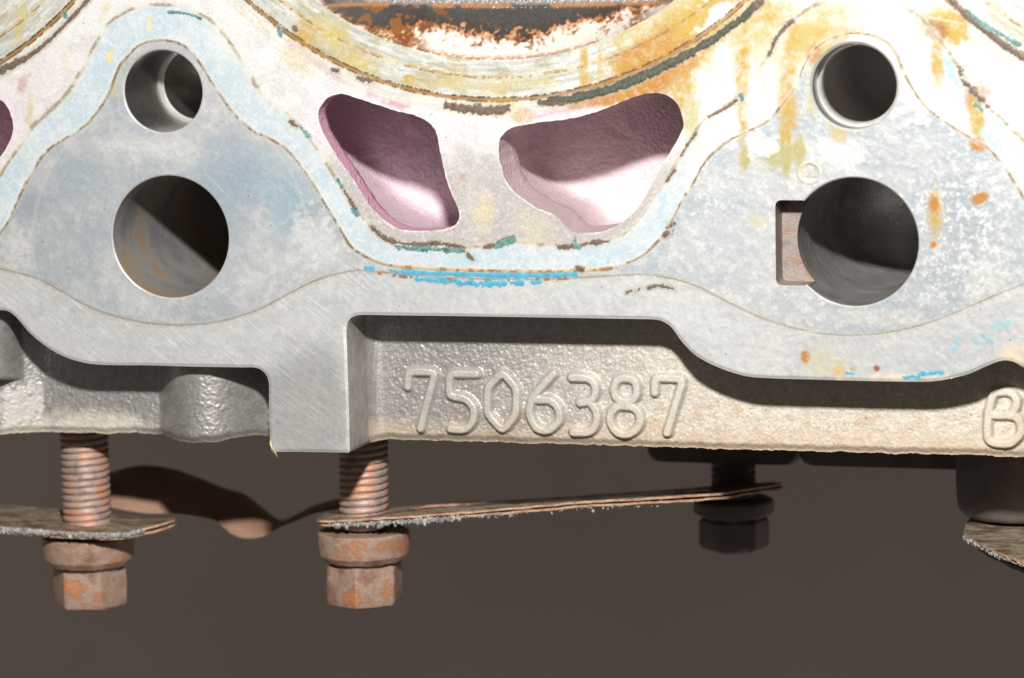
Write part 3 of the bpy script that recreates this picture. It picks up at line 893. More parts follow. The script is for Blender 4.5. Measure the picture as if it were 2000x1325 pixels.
# soft rounding where the face meets its outside edge
dE, _ = dist_poly(X, Z, EDGE, False, 14)
hgt -= 2.2 * sstep(5, 0, dE)
mix(.5 * sstep(6, 1, dE) * (y > 590), (.70, .69, .64))
sp_n = np.random.default_rng(77).random(len(X)) - .5
C *= (1 + sp_n * np.where(aboveA, .26, .10))[:, None]
spk = np.random.default_rng(78).random(len(X))
mix(.4 * (spk > .994) * (own == 0), (.80, .80, .78)); mix(.4 * (spk < .004) * (own == 0), (.22, .20, .18))
C = np.clip(C, .01, .9)
pts3 = np.stack([X, -hgt, Z], 1)
def components(own, quads, polys):
    tri = [(p[0], p[k], p[k + 1], p[k + 1]) for p in polys for k in range(1, len(p) - 1)]
    F = np.vstack([quads, np.array(tri, np.int64).reshape(-1, 4)])
    fo = own[F].max(axis=1)
    new = own.copy(); names = {}
    nxt = 10
    face_owner = np.zeros(len(F), np.int64)
    for oid in (1, 2, 3):
        f = F[fo == oid]
        lab = np.arange(len(own))
        while True:
            m_ = lab[f].min(axis=1)
            old = lab[f].copy()
            for q in range(4):
                np.minimum.at(lab, f[:, q], m_)
            if (lab[f] == old).all():
                break
        fl = lab[f[:, 0]]
        ids, cnt = np.unique(fl, return_counts=True)
        fo_ = np.full(len(f), oid)
        for i_, c_ in zip(ids, cnt):
            if c_ > 36:
                fo_[fl == i_] = nxt; names[nxt] = oid; nxt += 1
        face_owner[fo == oid] = fo_
    return face_owner, names


fown, comp = components(own, quads, polys)
nm = {0: ('deck_face', M_deck), 1: ('blue_sealant_specks', M_seal), 2: ('burnt_gasket_specks', M_resid), 3: ('teal_sealant_specks', M_seal)}
for k, o_ in comp.items():
    nm[k] = {1: ('blue_sealant_smear', M_seal), 2: ('burnt_gasket_flake', M_resid), 3: ('teal_sealant_flake', M_seal)}[o_]
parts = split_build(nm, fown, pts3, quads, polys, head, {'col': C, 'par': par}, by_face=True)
for k in (1, 2, 3):
    if k in parts:
        parts[k]['kind'] = 'stuff'


# ------------------------------------------------------------------ cast side below the face
D0 = 140.0
low_px = [(-200, 843, D0), (0, 843, D0), (120, 847, D0), (215, 848, D0), (275, 849, 132), (300, 855, 100), (330, 862, 66), (365, 865.5, 48), (410, 864.5, 45), (455, 859, 58), (490, 855, 90), (525, 852.5, D0),
          (600, 856, D0), (690, 872, 60), (715, 867, 118), (735, 861.5, D0), (760, 860, D0), (900, 863.5, D0), (1100, 869, D0), (1300, 875, D0), (1500, 881, D0), (1700, 885.5, D0), (1850, 889.5, D0), (2000, 893.5, D0), (2700, 912, D0)]
LOW = np.array([U(*p)[[0, 2]] for p in low_px])


LOWS = spline(LOW, 4.)
LOWS = LOWS[np.argsort(LOWS[:, 0])]


def low_z(X):
    b = np.interp(X, LOWS[:, 0], LOWS[:, 1])
    return b + (fbm(X, X * 0 + 5., 19., 21, 4) - .5) * 6.5 + (fbm(X, X * 0 + 1., 4.3, 24, 2) - .5) * 3.2 * fbm(X, X * 0 + 9., 40., 25, 2)


# only the two pockets: left of the lug and right of it
bossx = U(402, 800, 90)[0]
padx = U(-14, 700, 90)[0]


def cast_depth(X, Z):
    d, _ = dist_poly(X, Z, EDGE, False, 60)
    out = ~inside(X, Z, OUT)
    dd = np.where(out, d, 0.)
    R = 34.0
    dep = np.full(X.shape, D0)
    # fillet only along the pocket's end walls (edges that run up and down)
    dv, _ = dist_poly(X, Z, WALLV, False, 60)
    q = np.clip(R - dv, 0, R)
    dep -= (R - np.sqrt(R * R - q * q)) * (X > U(600, 800)[0])
    # rounded boss left of the lug
    u = (X - bossx) / 119.0
    prof = np.where(np.abs(u) < 1, np.maximum(0, 1 - np.abs(u) ** 2.2) ** 1.35, 0)
    dep -= 98.0 * prof
    # round pad at the far left
    u = (X - padx) / 52.0
    zc = U(20, 742, 70)[2]
    prof = np.where(np.abs(u) < 1, np.sqrt(np.maximum(0, 1 - u ** 4)), 0) * sstep(zc - 9, zc + 9, Z)
    dep -= 66.0 * prof
    u2 = (X - U(-5, 780, 100)[0]) / 95.0
    dep -= 40.0 * np.where(np.abs(u2) < 1, np.cos(u2 * np.pi / 2) ** 2, 0)
    # round the lower lip
    lz = low_z(X)
    dep += 9.0 * sstep(16, 0, Z - lz)
    return dep


iv = [k for k, p in enumerate(EDGE) if U(660, 800)[0] < p[0] < U(700, 800)[0] and p[1] < U(690, 625)[1 + 1] and p[1] > U(680, 883)[2]]
WALLV = EDGE[min(iv):max(iv) + 1]

digits_px = [
    [[(797, 756), (799, 726), (851, 727), (822, 837)]],
    [[(931, 731), (879, 730), (878, 774), (909, 778), (927, 796), (926, 822), (910, 840), (881, 838)]],
    [[(982, 727), (953, 757), (952, 808), (982, 842), (1008, 812), (1010, 760), (982, 727)]],
    [[(1081, 731), (1040, 776), (1033, 808), (1047, 838), (1072, 843), (1095, 822), (1092, 797), (1076, 781), (1042, 781)]],
    [[(1117, 738), (1150, 738), (1164, 752), (1164, 772), (1154, 785), (1133, 787)], [(1152, 786), (1167, 804), (1166, 830), (1151, 846), (1120, 845)]],
    [[(1210, 738), (1237, 740), (1246, 758), (1242, 778), (1225, 788), (1202, 779), (1199, 755), (1210, 738)], [(1207, 792), (1239, 795), (1252, 812), (1249, 834), (1230, 850), (1207, 848), (1192, 829), (1192, 808), (1207, 792)]],
    [[(1279, 767), (1280, 738), (1335, 740), (1303, 846)]],
    [[(1941, 768), (1934, 790), (1930, 812), (1929, 858), (1941, 867), (1974, 868), (1997, 846), (1992, 820), (1978, 811), (1934, 811)], [(1941, 768), (1968, 764), (1985, 774), (1987, 793), (1976, 810)]],
]
def chaikin(P, closed):
    for _ in range(2):
        Q = []
        n = len(P)
        if not closed:
            Q.append(P[0])
        for i in range(n - 1):
            a, b = P[i], P[i + 1]; L = np.linalg.norm(b - a); c = min(.3, 6. / L)
            Q += [a * (1 - c) + b * c, a * c + b * (1 - c)] if closed else ([a * (1 - c) + b * c] if i > 0 else []) + ([a * c + b * (1 - c)] if i < n - 2 else [])
        Q.append(Q[0] if closed else P[-1])
        P = np.array(Q)
    return P


STRK = [[np.array([U(p[0], p[1], D0 - 7)[[0, 2]] for p in s]) for s in d] for d in digits_px]
STRK = [[chaikin(s_, np.allclose(s_[0], s_[-1])) for s_ in d_] for d_ in STRK]


def cast_field(X, Z):
    d, _ = dist_poly(X, Z, EDGE, False, 40)
    f = np.where(inside(X, Z, OUT), 22. - d, d + 22.)      # runs a little behind the face
    return np.minimum(f, Z - low_z(X))


cxs = axis(U(-190, 800)[0], U(2690, 800)[0], U(-25, 800, D0)[0], U(2030, 800, D0)[0], 1.8, 20.)
czs = np.arange(U(1990, 915, D0)[2] - 14, U(0, 590, D0)[2], 1.8)
cp, cq, cpoly = clipped_grid(cxs, czs, cast_field)
X, Z = cp[:, 0], cp[:, 1]
dep = cast_depth(X, Z)
x, y = PX(X, dep, Z)
N4 = fbm(x, y, 5., 41, 2); N10 = fbm(x, y, 11., 42, 3); N30 = fbm(x, y, 32., 43, 4); N90 = fbm(x, y, 95., 44, 4); N3 = fbm(x, y, 3.4, 45, 2)
N7 = fbm(X, Z, 4.6, 47, 3)
C = np.empty((len(X), 3)); par = np.empty((len(X), 3)); par[:] = (.42, .5, 0)
tt = sstep(850, 1500, x + 200 * (N90 - .5))
C[:] = np.array([.41, .395, .375])[None] * (1 - tt)[:, None] + np.array([.535, .485, .405])[None] * tt[:, None]
par[:, 1] = .62 - .55 * tt; par[:, 0] = .42 + .18 * tt
C *= ((.80 + .40 * N10) * (1 + .35 * (np.random.default_rng(5).random(len(X)) - .5)))[:, None]
edge = Z - low_z(X)
m = sstep(60, 8, edge + 50 * (N30 - .5)) * (x > 690); mix(.55 * m, (.50, .37, .24)); par[:, 1] *= 1 - .6 * m
m = sstep(.55, .66, N30) * (x > 850) * (y > 790); mix(.4 * m, (.48, .33, .21))
m = sstep(55, 10, edge + 60 * (N30 - .5)) * sstep(340, 230, x + 60 * (N30 - .5)); mix(.7 * m, (.58, .53, .42)); par[:, 1] *= 1 - .9 * m; par[:, 0] += .15 * m
m = sstep(0, .4, ell(40, 790, 60, 45, 0, .6, N10)); mix(.4 * m, (.58, .56, .52)); par[:, 1] *= 1 - .8 * m
m = sstep(5, 0, edge) * sstep(.4, .6, N10); mix(.6 * m, (.55, .42, .24))
for k in range(40):
    ax, ay = rs.uniform(850, 2000), rs.uniform(700, 885); rr = rs.uniform(1.2, 3.2)
    kk = (np.abs(x - ax) < 6) & (np.abs(y - ay) < 6)
    d = np.hypot(x[kk] - ax, y[kk] - ay); mm = (.7 * sstep(rr, rr * .4, d))[:, None]
    C[kk] = C[kk] * (1 - mm) + mm * np.array([.16, .10, .06])
own = np.zeros(len(X), np.int64)
grain = (N7 - .5) * 2.0 + (N3 - .5) * .9
raise_ = np.zeros(len(X))
for k, strokes in enumerate(STRK):
    best = np.full(len(X), 30.)
    for s in strokes:
        d, _ = dist_poly(X, Z, s, False, 30)
        best = np.minimum(best, d)
    h = 13.5 * sstep(13.0, 4.5, best + (N10 - .5) * 1.6)
    raise_ = np.maximum(raise_, h)
    own[best < 13.0] = k + 1
    grain *= 1 - .75 * sstep(14, 8, best)
    mix(.25 * sstep(12, 4, best), (.55, .51, .44))  # highlight on the raised strokes, put into their colour
    par[:, 0] += .06 * sstep(14, 8, best)
par[:, 1] *= 1 - .5 * (own > 0)
smooth_wall = sstep(60, 20, dist_poly(X, Z, WALLV, False, 60)[0]) * (X > U(600, 800)[0])
grain *= 1 - .85 * smooth_wall
pts3 = np.stack([X, dep - raise_ - grain, Z], 1)
nm = {0: ('cast_flank', M_cast)}
for k in range(len(STRK) - 1):
    nm[k + 1] = ('embossed_digit', M_cast)
nm[len(STRK)] = ('embossed_letter', M_cast)
dg = split_build(nm, own, pts3, cq, cpoly, head, {'col': C, 'par': par})
for k, o in dg.items():
    if k:
        o['label'] = 'raised cast digit %s' % '7506387'[k - 1] if k < len(STRK) else 'raised cast capital letter B'

# face's outer edge: wall from the machined face down to the cast flank
def offs(P, d):
    T = np.gradient(P, axis=0); T /= np.linalg.norm(T, axis=1)[:, None] + 1e-9
    return P + np.stack([T[:, 1], -T[:, 0]], 1) * d


def contour3(P, depth):
    return np.stack([P[:, 0], np.full(len(P), float(depth)), P[:, 1]], 1)


loft('edge_wall', [contour3(EDGE, 2.1), contour3(offs(EDGE, .8), 5.), contour3(offs(EDGE, 2.0), 60.), contour3(offs(EDGE, 4.0), 165.)], M_wall, head, closed=False)
# the lug's own lower end, running back under the casting
lx0, lx1 = U(531, 883)[0], U(681, 884)[0]; lz = U(600, 883.4)[2]
new_obj('lug_end', np.array([(lx0, 2, lz), (lx1, 2, lz), (lx1, 175, lz + 8), (lx0, 175, lz + 8)], float), [(0, 1, 2, 3)], M_wall, head)
# underside of the flank going back
lowx = np.arange(U(-190, 850, D0)[0], U(2690, 850, D0)[0], 4.0)
lz_ = low_z(lowx)
dq = cast_depth(lowx, lz_ + .5)
new_rings = [np.stack([lowx, dq + o, lz_ + r], 1) for o, r in ((0, 0), (10, -1.0), (60, 3), (760, 20))]
loft('underside', new_rings, M_under, head, closed=False)
# rest of the casting: back, top and ends (never in view, they keep light out of the bores)
zb = float(lz_.max()) + 14
box('casting_back', XL, XR, 900., 1700., zb, TOPZ, M_under, head)
box('casting_top', XL, XR, 2., 905., TOPZ, TOPZ + 60., M_under, head)
box('casting_end', XL - 50., XL, 2., 1700., zb, TOPZ, M_under, head)
box('casting_end', XR, XR + 50., 2., 1700., zb, TOPZ, M_under, head)


# ------------------------------------------------------------------ bores, ports, chambers
def bore(name, h, prof, mat, parent=head, cap=True, n=144, cut=False):
    cx, cz, r = h
    if not cut:
        return loft(name, [ring(cx, cz, r * a + b, d, n) for a, b, d in prof], mat, parent, cap_last=cap)
    # leave the wall open where the notch breaks into it
    rg = [ring(cx, cz, r * a + b, d, n) for a, b, d in prof]
    V = np.vstack(rg); F = []
    for k in range(len(rg) - 1):
        for i in range(n):
            j = (i + 1) % n
            f = (k * n + i, k * n + j, k * n + n + j, k * n + n + i)
            c = V[list(f)].mean(axis=0)
            if c[1] < 66 and c[0] < cx and nz1 + .5 < c[2] < nz0 - .5:
                continue
            F.append(f)
    if cap:
        V = np.vstack([V, rg[-1].mean(axis=0)]); b = (len(rg) - 1) * n
        F += [(b + i, b + (i + 1) % n, len(V) - 1) for i in range(n)]
    return new_obj(name, V, F, mat, parent)


def rim(h, w=3.0, dd=4.0, cut=False):
    o = bore('chamfer', h, [(1, 1.0, .2), (1, -w * .5, dd * .4), (1, -w, dd)], M_rim, cap=False, cut=cut, n=720 if cut else 144)
    return o


hb = bore('bolt_hole', H_LT, [(1, -3, 4), (1, -3.5, 190)], M_sleeve, cap=False)
set_parent(rim(H_LT), hb)
bore('shoulder', H_LT, [(1, -3.5, 190), (1, -6, 199), (1, -12, 204)], M_rim, hb, cap=False)
bore('shank_bore', H_LT, [(1, -12, 204), (1, -13, 700)], M_sleeve, hb)
hb = bore('oil_drain_hole', H_LB, [(1, -2.2, 3), (1, -3, 240), (1, -3.2, 500), (1, -4, 780)], M_bore_rust)
set_parent(rim(H_LB, 2.2, 3.), hb)
hb = bore('bolt_hole', H_RT, [(1, -12.5, 78), (1, -4, 84), (1, 48, 100), (1, 48, 720)], M_dark)
set_parent(rim(H_RT, 4.5, 5.), hb)
bore('dowel_sleeve', H_RT, [(1, -4.5, 5), (1, -5, 46), (1, -5, 52)], M_sleeve, hb, cap=False)
bore('dowel_shoulder', H_RT, [(1, -5, 52), (1, -11.5, 55), (1, -12, 70), (1, -12.5, 78)], M_rim, hb, cap=False)
gal = bore('oil_gallery_hole', H_RB, [(1, -2.5, 3), (1, -2.6, 66), (1, -3.5, 300), (1, -4, 470), (1, -10, 490), (1, -12, 560)], M_bore, cut=True, n=720)
set_parent(rim(H_RB, 2.5, 3., True), gal)
# notch cut into the gallery hole's side
def resamp_closed(P, step):
    Q = np.vstack([P, P[:1]]); L = np.r_[0, np.cumsum(np.linalg.norm(np.diff(Q, axis=0), axis=1))]
    t = np.arange(0, L[-1], step); return np.stack([np.interp(t, L, Q[:, 0]), np.interp(t, L, Q[:, 1])], 1)


NR = resamp_closed(NOTCH, 1.2)
V = np.vstack([contour3(NR, .3), contour3(NR, 30.), contour3(NR, 67.)]); n_ = len(NR); F = []
for i in range(n_):
    j = (i + 1) % n_
    if math.hypot(NR[i, 0] - H_RB[0], NR[i, 1] - H_RB[1]) < H_RB[2] - 3.5:
        continue
    for k in range(2):
        F.append((k * n_ + i, k * n_ + j, k * n_ + n_ + j, k * n_ + n_ + i))
new_obj('notch_wall', V, F, M_notch, gal)
g_, q_, p_ = clipped_grid(np.arange(nx0 - 3, nx1 + 30, 2.), np.arange(nz1 - 3, nz0 + 3, 2.), lambda a, b: np.minimum(sdf(a, b, NOTCH) + .5, np.hypot(a - H_RB[0], b - H_RB[1]) - H_RB[2] + 3.0))
new_obj('notch_floor', np.stack([g_[:, 0], np.full(len(g_), 66.), g_[:, 1]], 1), [tuple(r) for r in q_.tolist()] + p_, M_notch, gal)


def port(name, P, mat, D, lip, wide, lean=0.):
    """short straight mouth, then the casting opens out to a flat back wall"""
    c = P.mean(axis=0)
    rings_ = []
    for d, sc in ((.6, 1.0), (.35 * lip, 1.0), (.7 * lip, .995), (lip, 1.0), (lip + 14, 1.03), (lip + 45, 1 + .7 * wide), (lip + 90, 1 + wide), (.9 * D, 1 + wide), (.97 * D, 1 + .8 * wide), (D, 1 + .3 * wide),
                  (D, .8), (D, .55), (D, .3), (D, .12)):
        q = c + (P - c) * sc
        q[:, 0] += lean * sstep(lip, lip + 60, np.float64(d)) * np.clip((c[0] + 60 - P[:, 0]) / 140., 0, 1)
        am = 0 if d < 10 else 7
        dn = (fbm(q[:, 0] + d, q[:, 1] - d, 26., 60, 3) - .5) * am
        off = (fbm(q[:, 0] * 1.3 + d * .7, q[:, 1] - d * .9, 16., 66, 3) - .5) * (am * .5)
        e = (P - c) / np.linalg.norm(P - c, axis=1)[:, None]
        q = q + e * off[:, None]
        rings_.append(np.stack([q[:, 0], np.full(len(q), float(d)) + dn, q[:, 1]], 1))
    n = len(P); V = np.vstack(rings_); F = []
    for k in range(len(rings_) - 1):
        for i in range(n):
            j = (i + 1) % n
            if 4 <= k <= 7 and e[i, 1] > .3 and e[i, 0] > .05:        # water passage goes on upwards; left open so bounced light escapes
                continue
            F.append((k * n + i, k * n + j, k * n + n + j, k * n + n + i))
    b = (len(rings_) - 1) * n
    V = np.vstack([V, rings_[-1].mean(axis=0)])
    F += [(b + i, b + (i + 1) % n, len(V) - 1) for i in range(n)]
    return new_obj(name, V, F, mat, head)


p1 = port('coolant_port', LC, M_pinkA, 415., 55., .22, -85.); p1['label'] = 'coolant port with strong pink deposit'
p2 = port('coolant_port', RC, M_pinkB, 360., 130., .14); p2['label'] = 'coolant port with pale pink deposit'
p3 = port('coolant_port', L3, M_pinkA, 380., 60., .12)

# chambers: a shallow bowl with a sloping squish wall and a flat roof
for k, c in enumerate(CHAMBERS):
    zl = U(960, 10, 150.)[2] if k == 0 else c[1] - RC_CH + 118
    R = RC_CH
    fine = k == 0
    if fine:
        gx = axis(c[0] - R, c[0] + R, U(560, 0)[0], U(1400, 0)[0], 2.0, 30.)
        gz = axis(c[1] - R, c[1] + R, U(960, 150)[2], U(960, -40)[2], 2.0, 30.)
    else:
        gx = np.arange(c[0] - R, c[0] + R + 9, 9.); gz = np.arange(c[1] - R, c[1] + R + 9, 9.)
    P2, Q2, L2 = clipped_grid(gx, gz, lambda a, b: R + 1.5 - np.hypot(a - c[0], b - c[1]))
    X, Z = P2[:, 0], P2[:, 1]
    arc = c[1] - np.sqrt(np.maximum(0, R * R - (X - c[0]) ** 2))
    zline = zl + 10 * ((X - c[0]) / 330) ** 2 * .6
    t = np.clip((Z - arc) / np.maximum(zline - arc, 8.), 0, None)
    rr = R - np.hypot(X - c[0], Z - c[1])
    wall = np.clip(rr / 110., 0, 1)
    dd = np.where(Z < zline, 118. * np.minimum(t, 1) ** .8, 126. + np.minimum(60, .12 * (Z - zline)))
    dd = np.minimum(dd, 190 * np.sqrt(np.clip(rr / 60., 0, 1)) + 0.3)
    x, y = PX(X, dd, Z)
    N4 = fbm(x, y, 5., 71, 2); N10 = fbm(x, y, 11., 72, 3); N30 = fbm(x, y, 32., 73, 4); N90 = fbm(x, y, 95., 74, 4); N3 = fbm(x, y, 3.4, 75, 2)
    C = np.empty((len(X), 3)); par = np.empty((len(X), 3)); par[:] = (.5, .1, 0)
    C[:] = np.array([.72, .69, .62])  # pale base: white glare on the wall put into its colour
    Q_ = .35 * N4 + .3 * N10 + .35 * N30
    tb = np.interp(x, [600, 680, 760, 820, 900, 1000, 1100, 1180, 1260, 1330], [.02, .02, .22, .62, .52, .46, .55, .74, .85, .9])
    tv = t + (N30 - .5) * .35 + (N10 - .5) * .35 + (N4 - .5) * .25
    rim_ = sstep(.13, .0, t + .5 * (Q_ - .5)) * .9
    rz = sstep(.22, .04, np.abs(tv - tb)) * .9 + sstep(60, 15, np.abs(x - 790)) * .8 * sstep(.44, .52, Q_) + sstep(80, 20, np.abs(x - 1215)) * .75 * sstep(.45, .53, Q_) + rim_ * sstep(.40, .52, Q_)
    mix(np.minimum(rz, .95), (.44, .16, .028))
    mix(.85 * np.minimum(rz, 1) * sstep(.52, .57, Q_), (.16, .05, .015))
    blk = sstep(-.04, .05, tv - tb) * (t < 1)
    mix(.96 * blk, (.04, .038, .038)); par[:, 0] = np.where(blk > .5, .30, par[:, 0])
    mix(.85 * sstep(.55, .60, N30 * .6 + N10 * .4) * blk * sstep(980, 760, x), (.30, .11, .02))
    roof = t >= 1
    mix(roof * 1., (.20, .19, .18)); par[roof, 0] = .45; par[roof, 1] = .3
    mix(roof * .7 * sstep(.66, .72, N3), (.5, .45, .40))
    mix(.8 * np.exp(-((Z - zline) / 3.5) ** 2) * sstep(.3, .5, N30), (.55, .25, .10))
    if k:
        C[:] = C * .3 + np.array([.42, .30, .2]) * .7
    hh = (N4 - .5) * np.where(blk > .3, 5., 2.) + 3.0 * np.exp(-((Z - zline) / 4.) ** 2)
    hh *= sstep(2, 12, rr)
    split_build({0: ('combustion_chamber', M_cham)}, np.zeros(len(X), np.int64), np.stack([X, dd - hh, Z], 1), Q2, L2, head, {'col': np.clip(C, .01, .9), 'par': par})

# torn yellowish burr on the lug's lower corner
bx = U(531, 880)
new_obj('burr', np.array([bx + (0, -1, 4), bx + (5, -3, 1), bx + (9, -4, -6), bx + (15, -6, -15), bx + (10, -3, -9), bx + (2, 0, -3), bx + (-4, 0, 12), bx + (-3, 1, 26), bx + (-1, 2, 10), bx + (8, 3, -6), bx + (4, 4, 0)], float),
        [(0, 1, 2, 5), (2, 3, 4, 5), (0, 5, 6), (6, 7, 8, 0), (5, 4, 9, 10), (5, 10, 8, 6), (4, 3, 9)],
        mat_noise('yellow_burr', [(.3, (.55, .40, .16)), (.7, (.75, .65, .42))], 900, .5, .2, .3), head, smooth=False)

# port bosses under the casting, its shade put into their dark colour
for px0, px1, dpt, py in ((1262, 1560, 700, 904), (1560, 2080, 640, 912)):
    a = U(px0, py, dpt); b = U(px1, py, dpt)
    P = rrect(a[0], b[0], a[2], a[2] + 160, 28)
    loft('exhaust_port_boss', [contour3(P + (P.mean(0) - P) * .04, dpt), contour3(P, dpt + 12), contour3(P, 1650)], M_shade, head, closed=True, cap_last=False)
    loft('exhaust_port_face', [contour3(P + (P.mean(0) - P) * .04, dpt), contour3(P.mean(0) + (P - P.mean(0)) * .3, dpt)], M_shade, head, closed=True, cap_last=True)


# ------------------------------------------------------------------ flange bolts
def make_bolt(label, top, zg, zfl, zhex, zend, r_t, r_f, r_h, turn, mats, lean=(0, 0)):
    """axis goes down from `top`; heights are given in drawing units"""
    X0, Y0 = top[0], top[1]
    rootb = empty('flange_bolt', (X0, Y0, zend), label, 'bolt', 'flange bolts screwed into the head from below')
    ztop = top[2]

    def at(z):
        k = (ztop - z)
        return X0 + lean[0] * k, Y0 + lean[1] * k
    # thread: a true helix
    pitch = 14.6; n = 48; V = []; F = []
    turns = int((ztop - zg) / pitch) + 2
    prof = ((0, 0), (.16, .80), (.36, 1.0), (.66, 1.0), (.86, .80))
    rows = []
    for kt in range(turns * len(prof)):
        base_i = kt // len(prof); pz, pr = prof[kt % len(prof)]
        row = []
        for i in range(n + 1):
            th = 2 * math.pi * i / n
            z = ztop - (base_i + pz - i / n) * pitch
            r = r_t - 8.0 + 8.0 * pr + .8 * math.sin(3 * th + kt * 1.7) * .6
            ax, ay = at(z)
            row.append(len(V)); V.append((ax + r * math.cos(th), ay + r * math.sin(th), z))
        rows.append(row)
    for a, b in zip(rows[:-1], rows[1:]):
        for i in range(n):
            F.append((a[i], a[i + 1], b[i + 1], b[i]))
    new_obj('thread', np.array(V), F, mats[0], rootb)

    def lathe(name, prof, mat, n=96, rag=1.2, hexr=False):
        rings_ = []
        for j, (r, z) in enumerate(prof):
            ax, ay = at(z)
            t = np.linspace(0, 2 * np.pi, n, endpoint=False)
            if hexr:
                q = (t - turn) % (math.pi / 3) - math.pi / 6
                rr_ = r * math.cos(math.pi / 6) / np.cos(q)
                rr_ = np.minimum(rr_, r * .985)
            else:
                rr_ = np.full(n, float(r))
            rr_ = rr_ + (fbm(np.cos(t) * 60 + z, np.sin(t) * 60 + z * .7, 14., 91 + j % 2, 3) - .5) * 2 * rag
            zz = z + (fbm(np.cos(t) * 50, np.sin(t) * 50 + j, 16., 97, 2) - .5) * rag * 2
            rings_.append(np.stack([ax + rr_ * np.cos(t), ay + rr_ * np.sin(t), zz], 1))
        o_ = loft(name, rings_, mat, rootb, cap_last=True)
        o_.data.set_sharp_from_angle(angle=math.radians(26))
        return o_
    # plain shank through the gasket
    lathe('shank', [(r_t - 6, zg + 18), (r_t - 5, zg - 4), (r_t - 5, zfl + 6)], mats[0], rag=.6)
    lathe('flange', [(r_t - 8, zfl + 1), (r_f * .96, zfl), (r_f, zfl - 4), (r_f * .995, zfl - 26), (r_f * .97, zhex + 24), (r_f * .86, zhex + 11), (r_f * .72, zhex + 8), (r_f * .70, zhex - 4)], mats[1], rag=1.6)
    lathe('hex_head', [(r_h * .90, zhex + 5), (r_h * 1.0, zhex), (r_h * 1.01, zhex - 30), (r_h * 1.01, zend + 16), (r_h * .97, zend + 6), (r_h * .84, zend), (r_h * .4, zend - 1)], mats[1], n=96, rag=1.6, hexr=True)
    return rootb


BD = 275.0
b1t = U(163, 838, BD); b1 = make_bolt('rusty flanged bolt under the rounded casting boss, lit thread above a crusty gasket', (b1t[0], BD, b1t[2] + 60), U(168, 1022, BD)[2], U(172, 1044, BD)[2], U(176, 1110, BD)[2], U(180, 1184, BD)[2], 51., 97., 79., .15, (M_thread, M_rust), lean=(.006, 0))
b2t = U(711, 860, BD); b2 = make_bolt('rusty flanged bolt under the square machined lug, its thread half shaded', (b2t[0], BD, b2t[2] + 60), U(713, 1003, BD)[2], U(712, 1036, BD)[2], U(713, 1102, BD)[2], U(716, 1180, BD)[2], 51., 95., 82., .62, (M_thread, M_rust), lean=(-.02, 0))
b3t = U(1432, 880, 760.); b3 = make_bolt('flanged bolt coloured dark for full shade at the tapering end of the gasket', (b3t[0], 760., b3t[2] + 60), U(1432, 958, 760)[2], U(1430, 975, 760)[2], U(1427, 1015, 760)[2], U(1424, 1072, 760)[2], 48., 86., 76., .3, (M_shade, M_shade))


# ------------------------------------------------------------------ exhaust gaskets
def sheet(name, outline, zf, th, mat_top, mat_edge, parent, rag=1.5, seed=0, hole=None):
    """outline in (x, depth); zf gives the height; real thickness"""
    P = spline(np.array(outline, float), 9., True)
    nrm = np.stack([np.gradient(P[:, 1]), -np.gradient(P[:, 0])], 1); nrm /= np.linalg.norm(nrm, axis=1)[:, None] + 1e-9
    P = P + nrm * ((fbm(P[:, 0], P[:, 1], 14., 101 + seed, 3) - .5) * 2 * rag)[:, None]
    H = None if hole is None else spline(np.array(hole, float), 9., True)
    x0, x1, y0, y1 = P[:, 0].min(), P[:, 0].max(), P[:, 1].min(), P[:, 1].max()
    g, q, pl = clipped_grid(np.arange(x0 - 4, x1 + 4, 6.), np.arange(y0 - 4, y1 + 4, 6.), lambda a, b: sdf(a, b, P) if hole is None else np.minimum(sdf(a, b, P), -sdf(a, b, H)))
    wob = (fbm(g[:, 0], g[:, 1], 26., 103 + seed, 3) - .5) * 3.0
    top = np.stack([g[:, 0], g[:, 1], zf(g[:, 0], g[:, 1]) + wob], 1)
    # flat part
    F = [tuple(r) for r in q.tolist()] + pl
    n = len(top)
    V = np.vstack([top, top - (0, 0, th)])
    F2 = F + [tuple(np.array(f[::-1]) + n) for f in F]
    # rim
    ec = {}
    for f in F:
        for i in range(len(f)):
            a, b = f[i], f[(i + 1) % len(f)]
            ec[(a, b)] = 1
    rim_ = [(a, b) for (a, b) in ec if (b, a) not in ec]
    for a, b in rim_:
        F2.append((b, a, a + n, b + n))
    o = new_obj(name, V, F2, mat_top, parent, smooth=False)
    o.data.materials.append(mat_edge)
    mi = np.zeros(len(o.data.polygons), np.int32); mi[-len(rim_):] = 1
    o.data.polygons.foreach_set('material_index', mi)
    return o


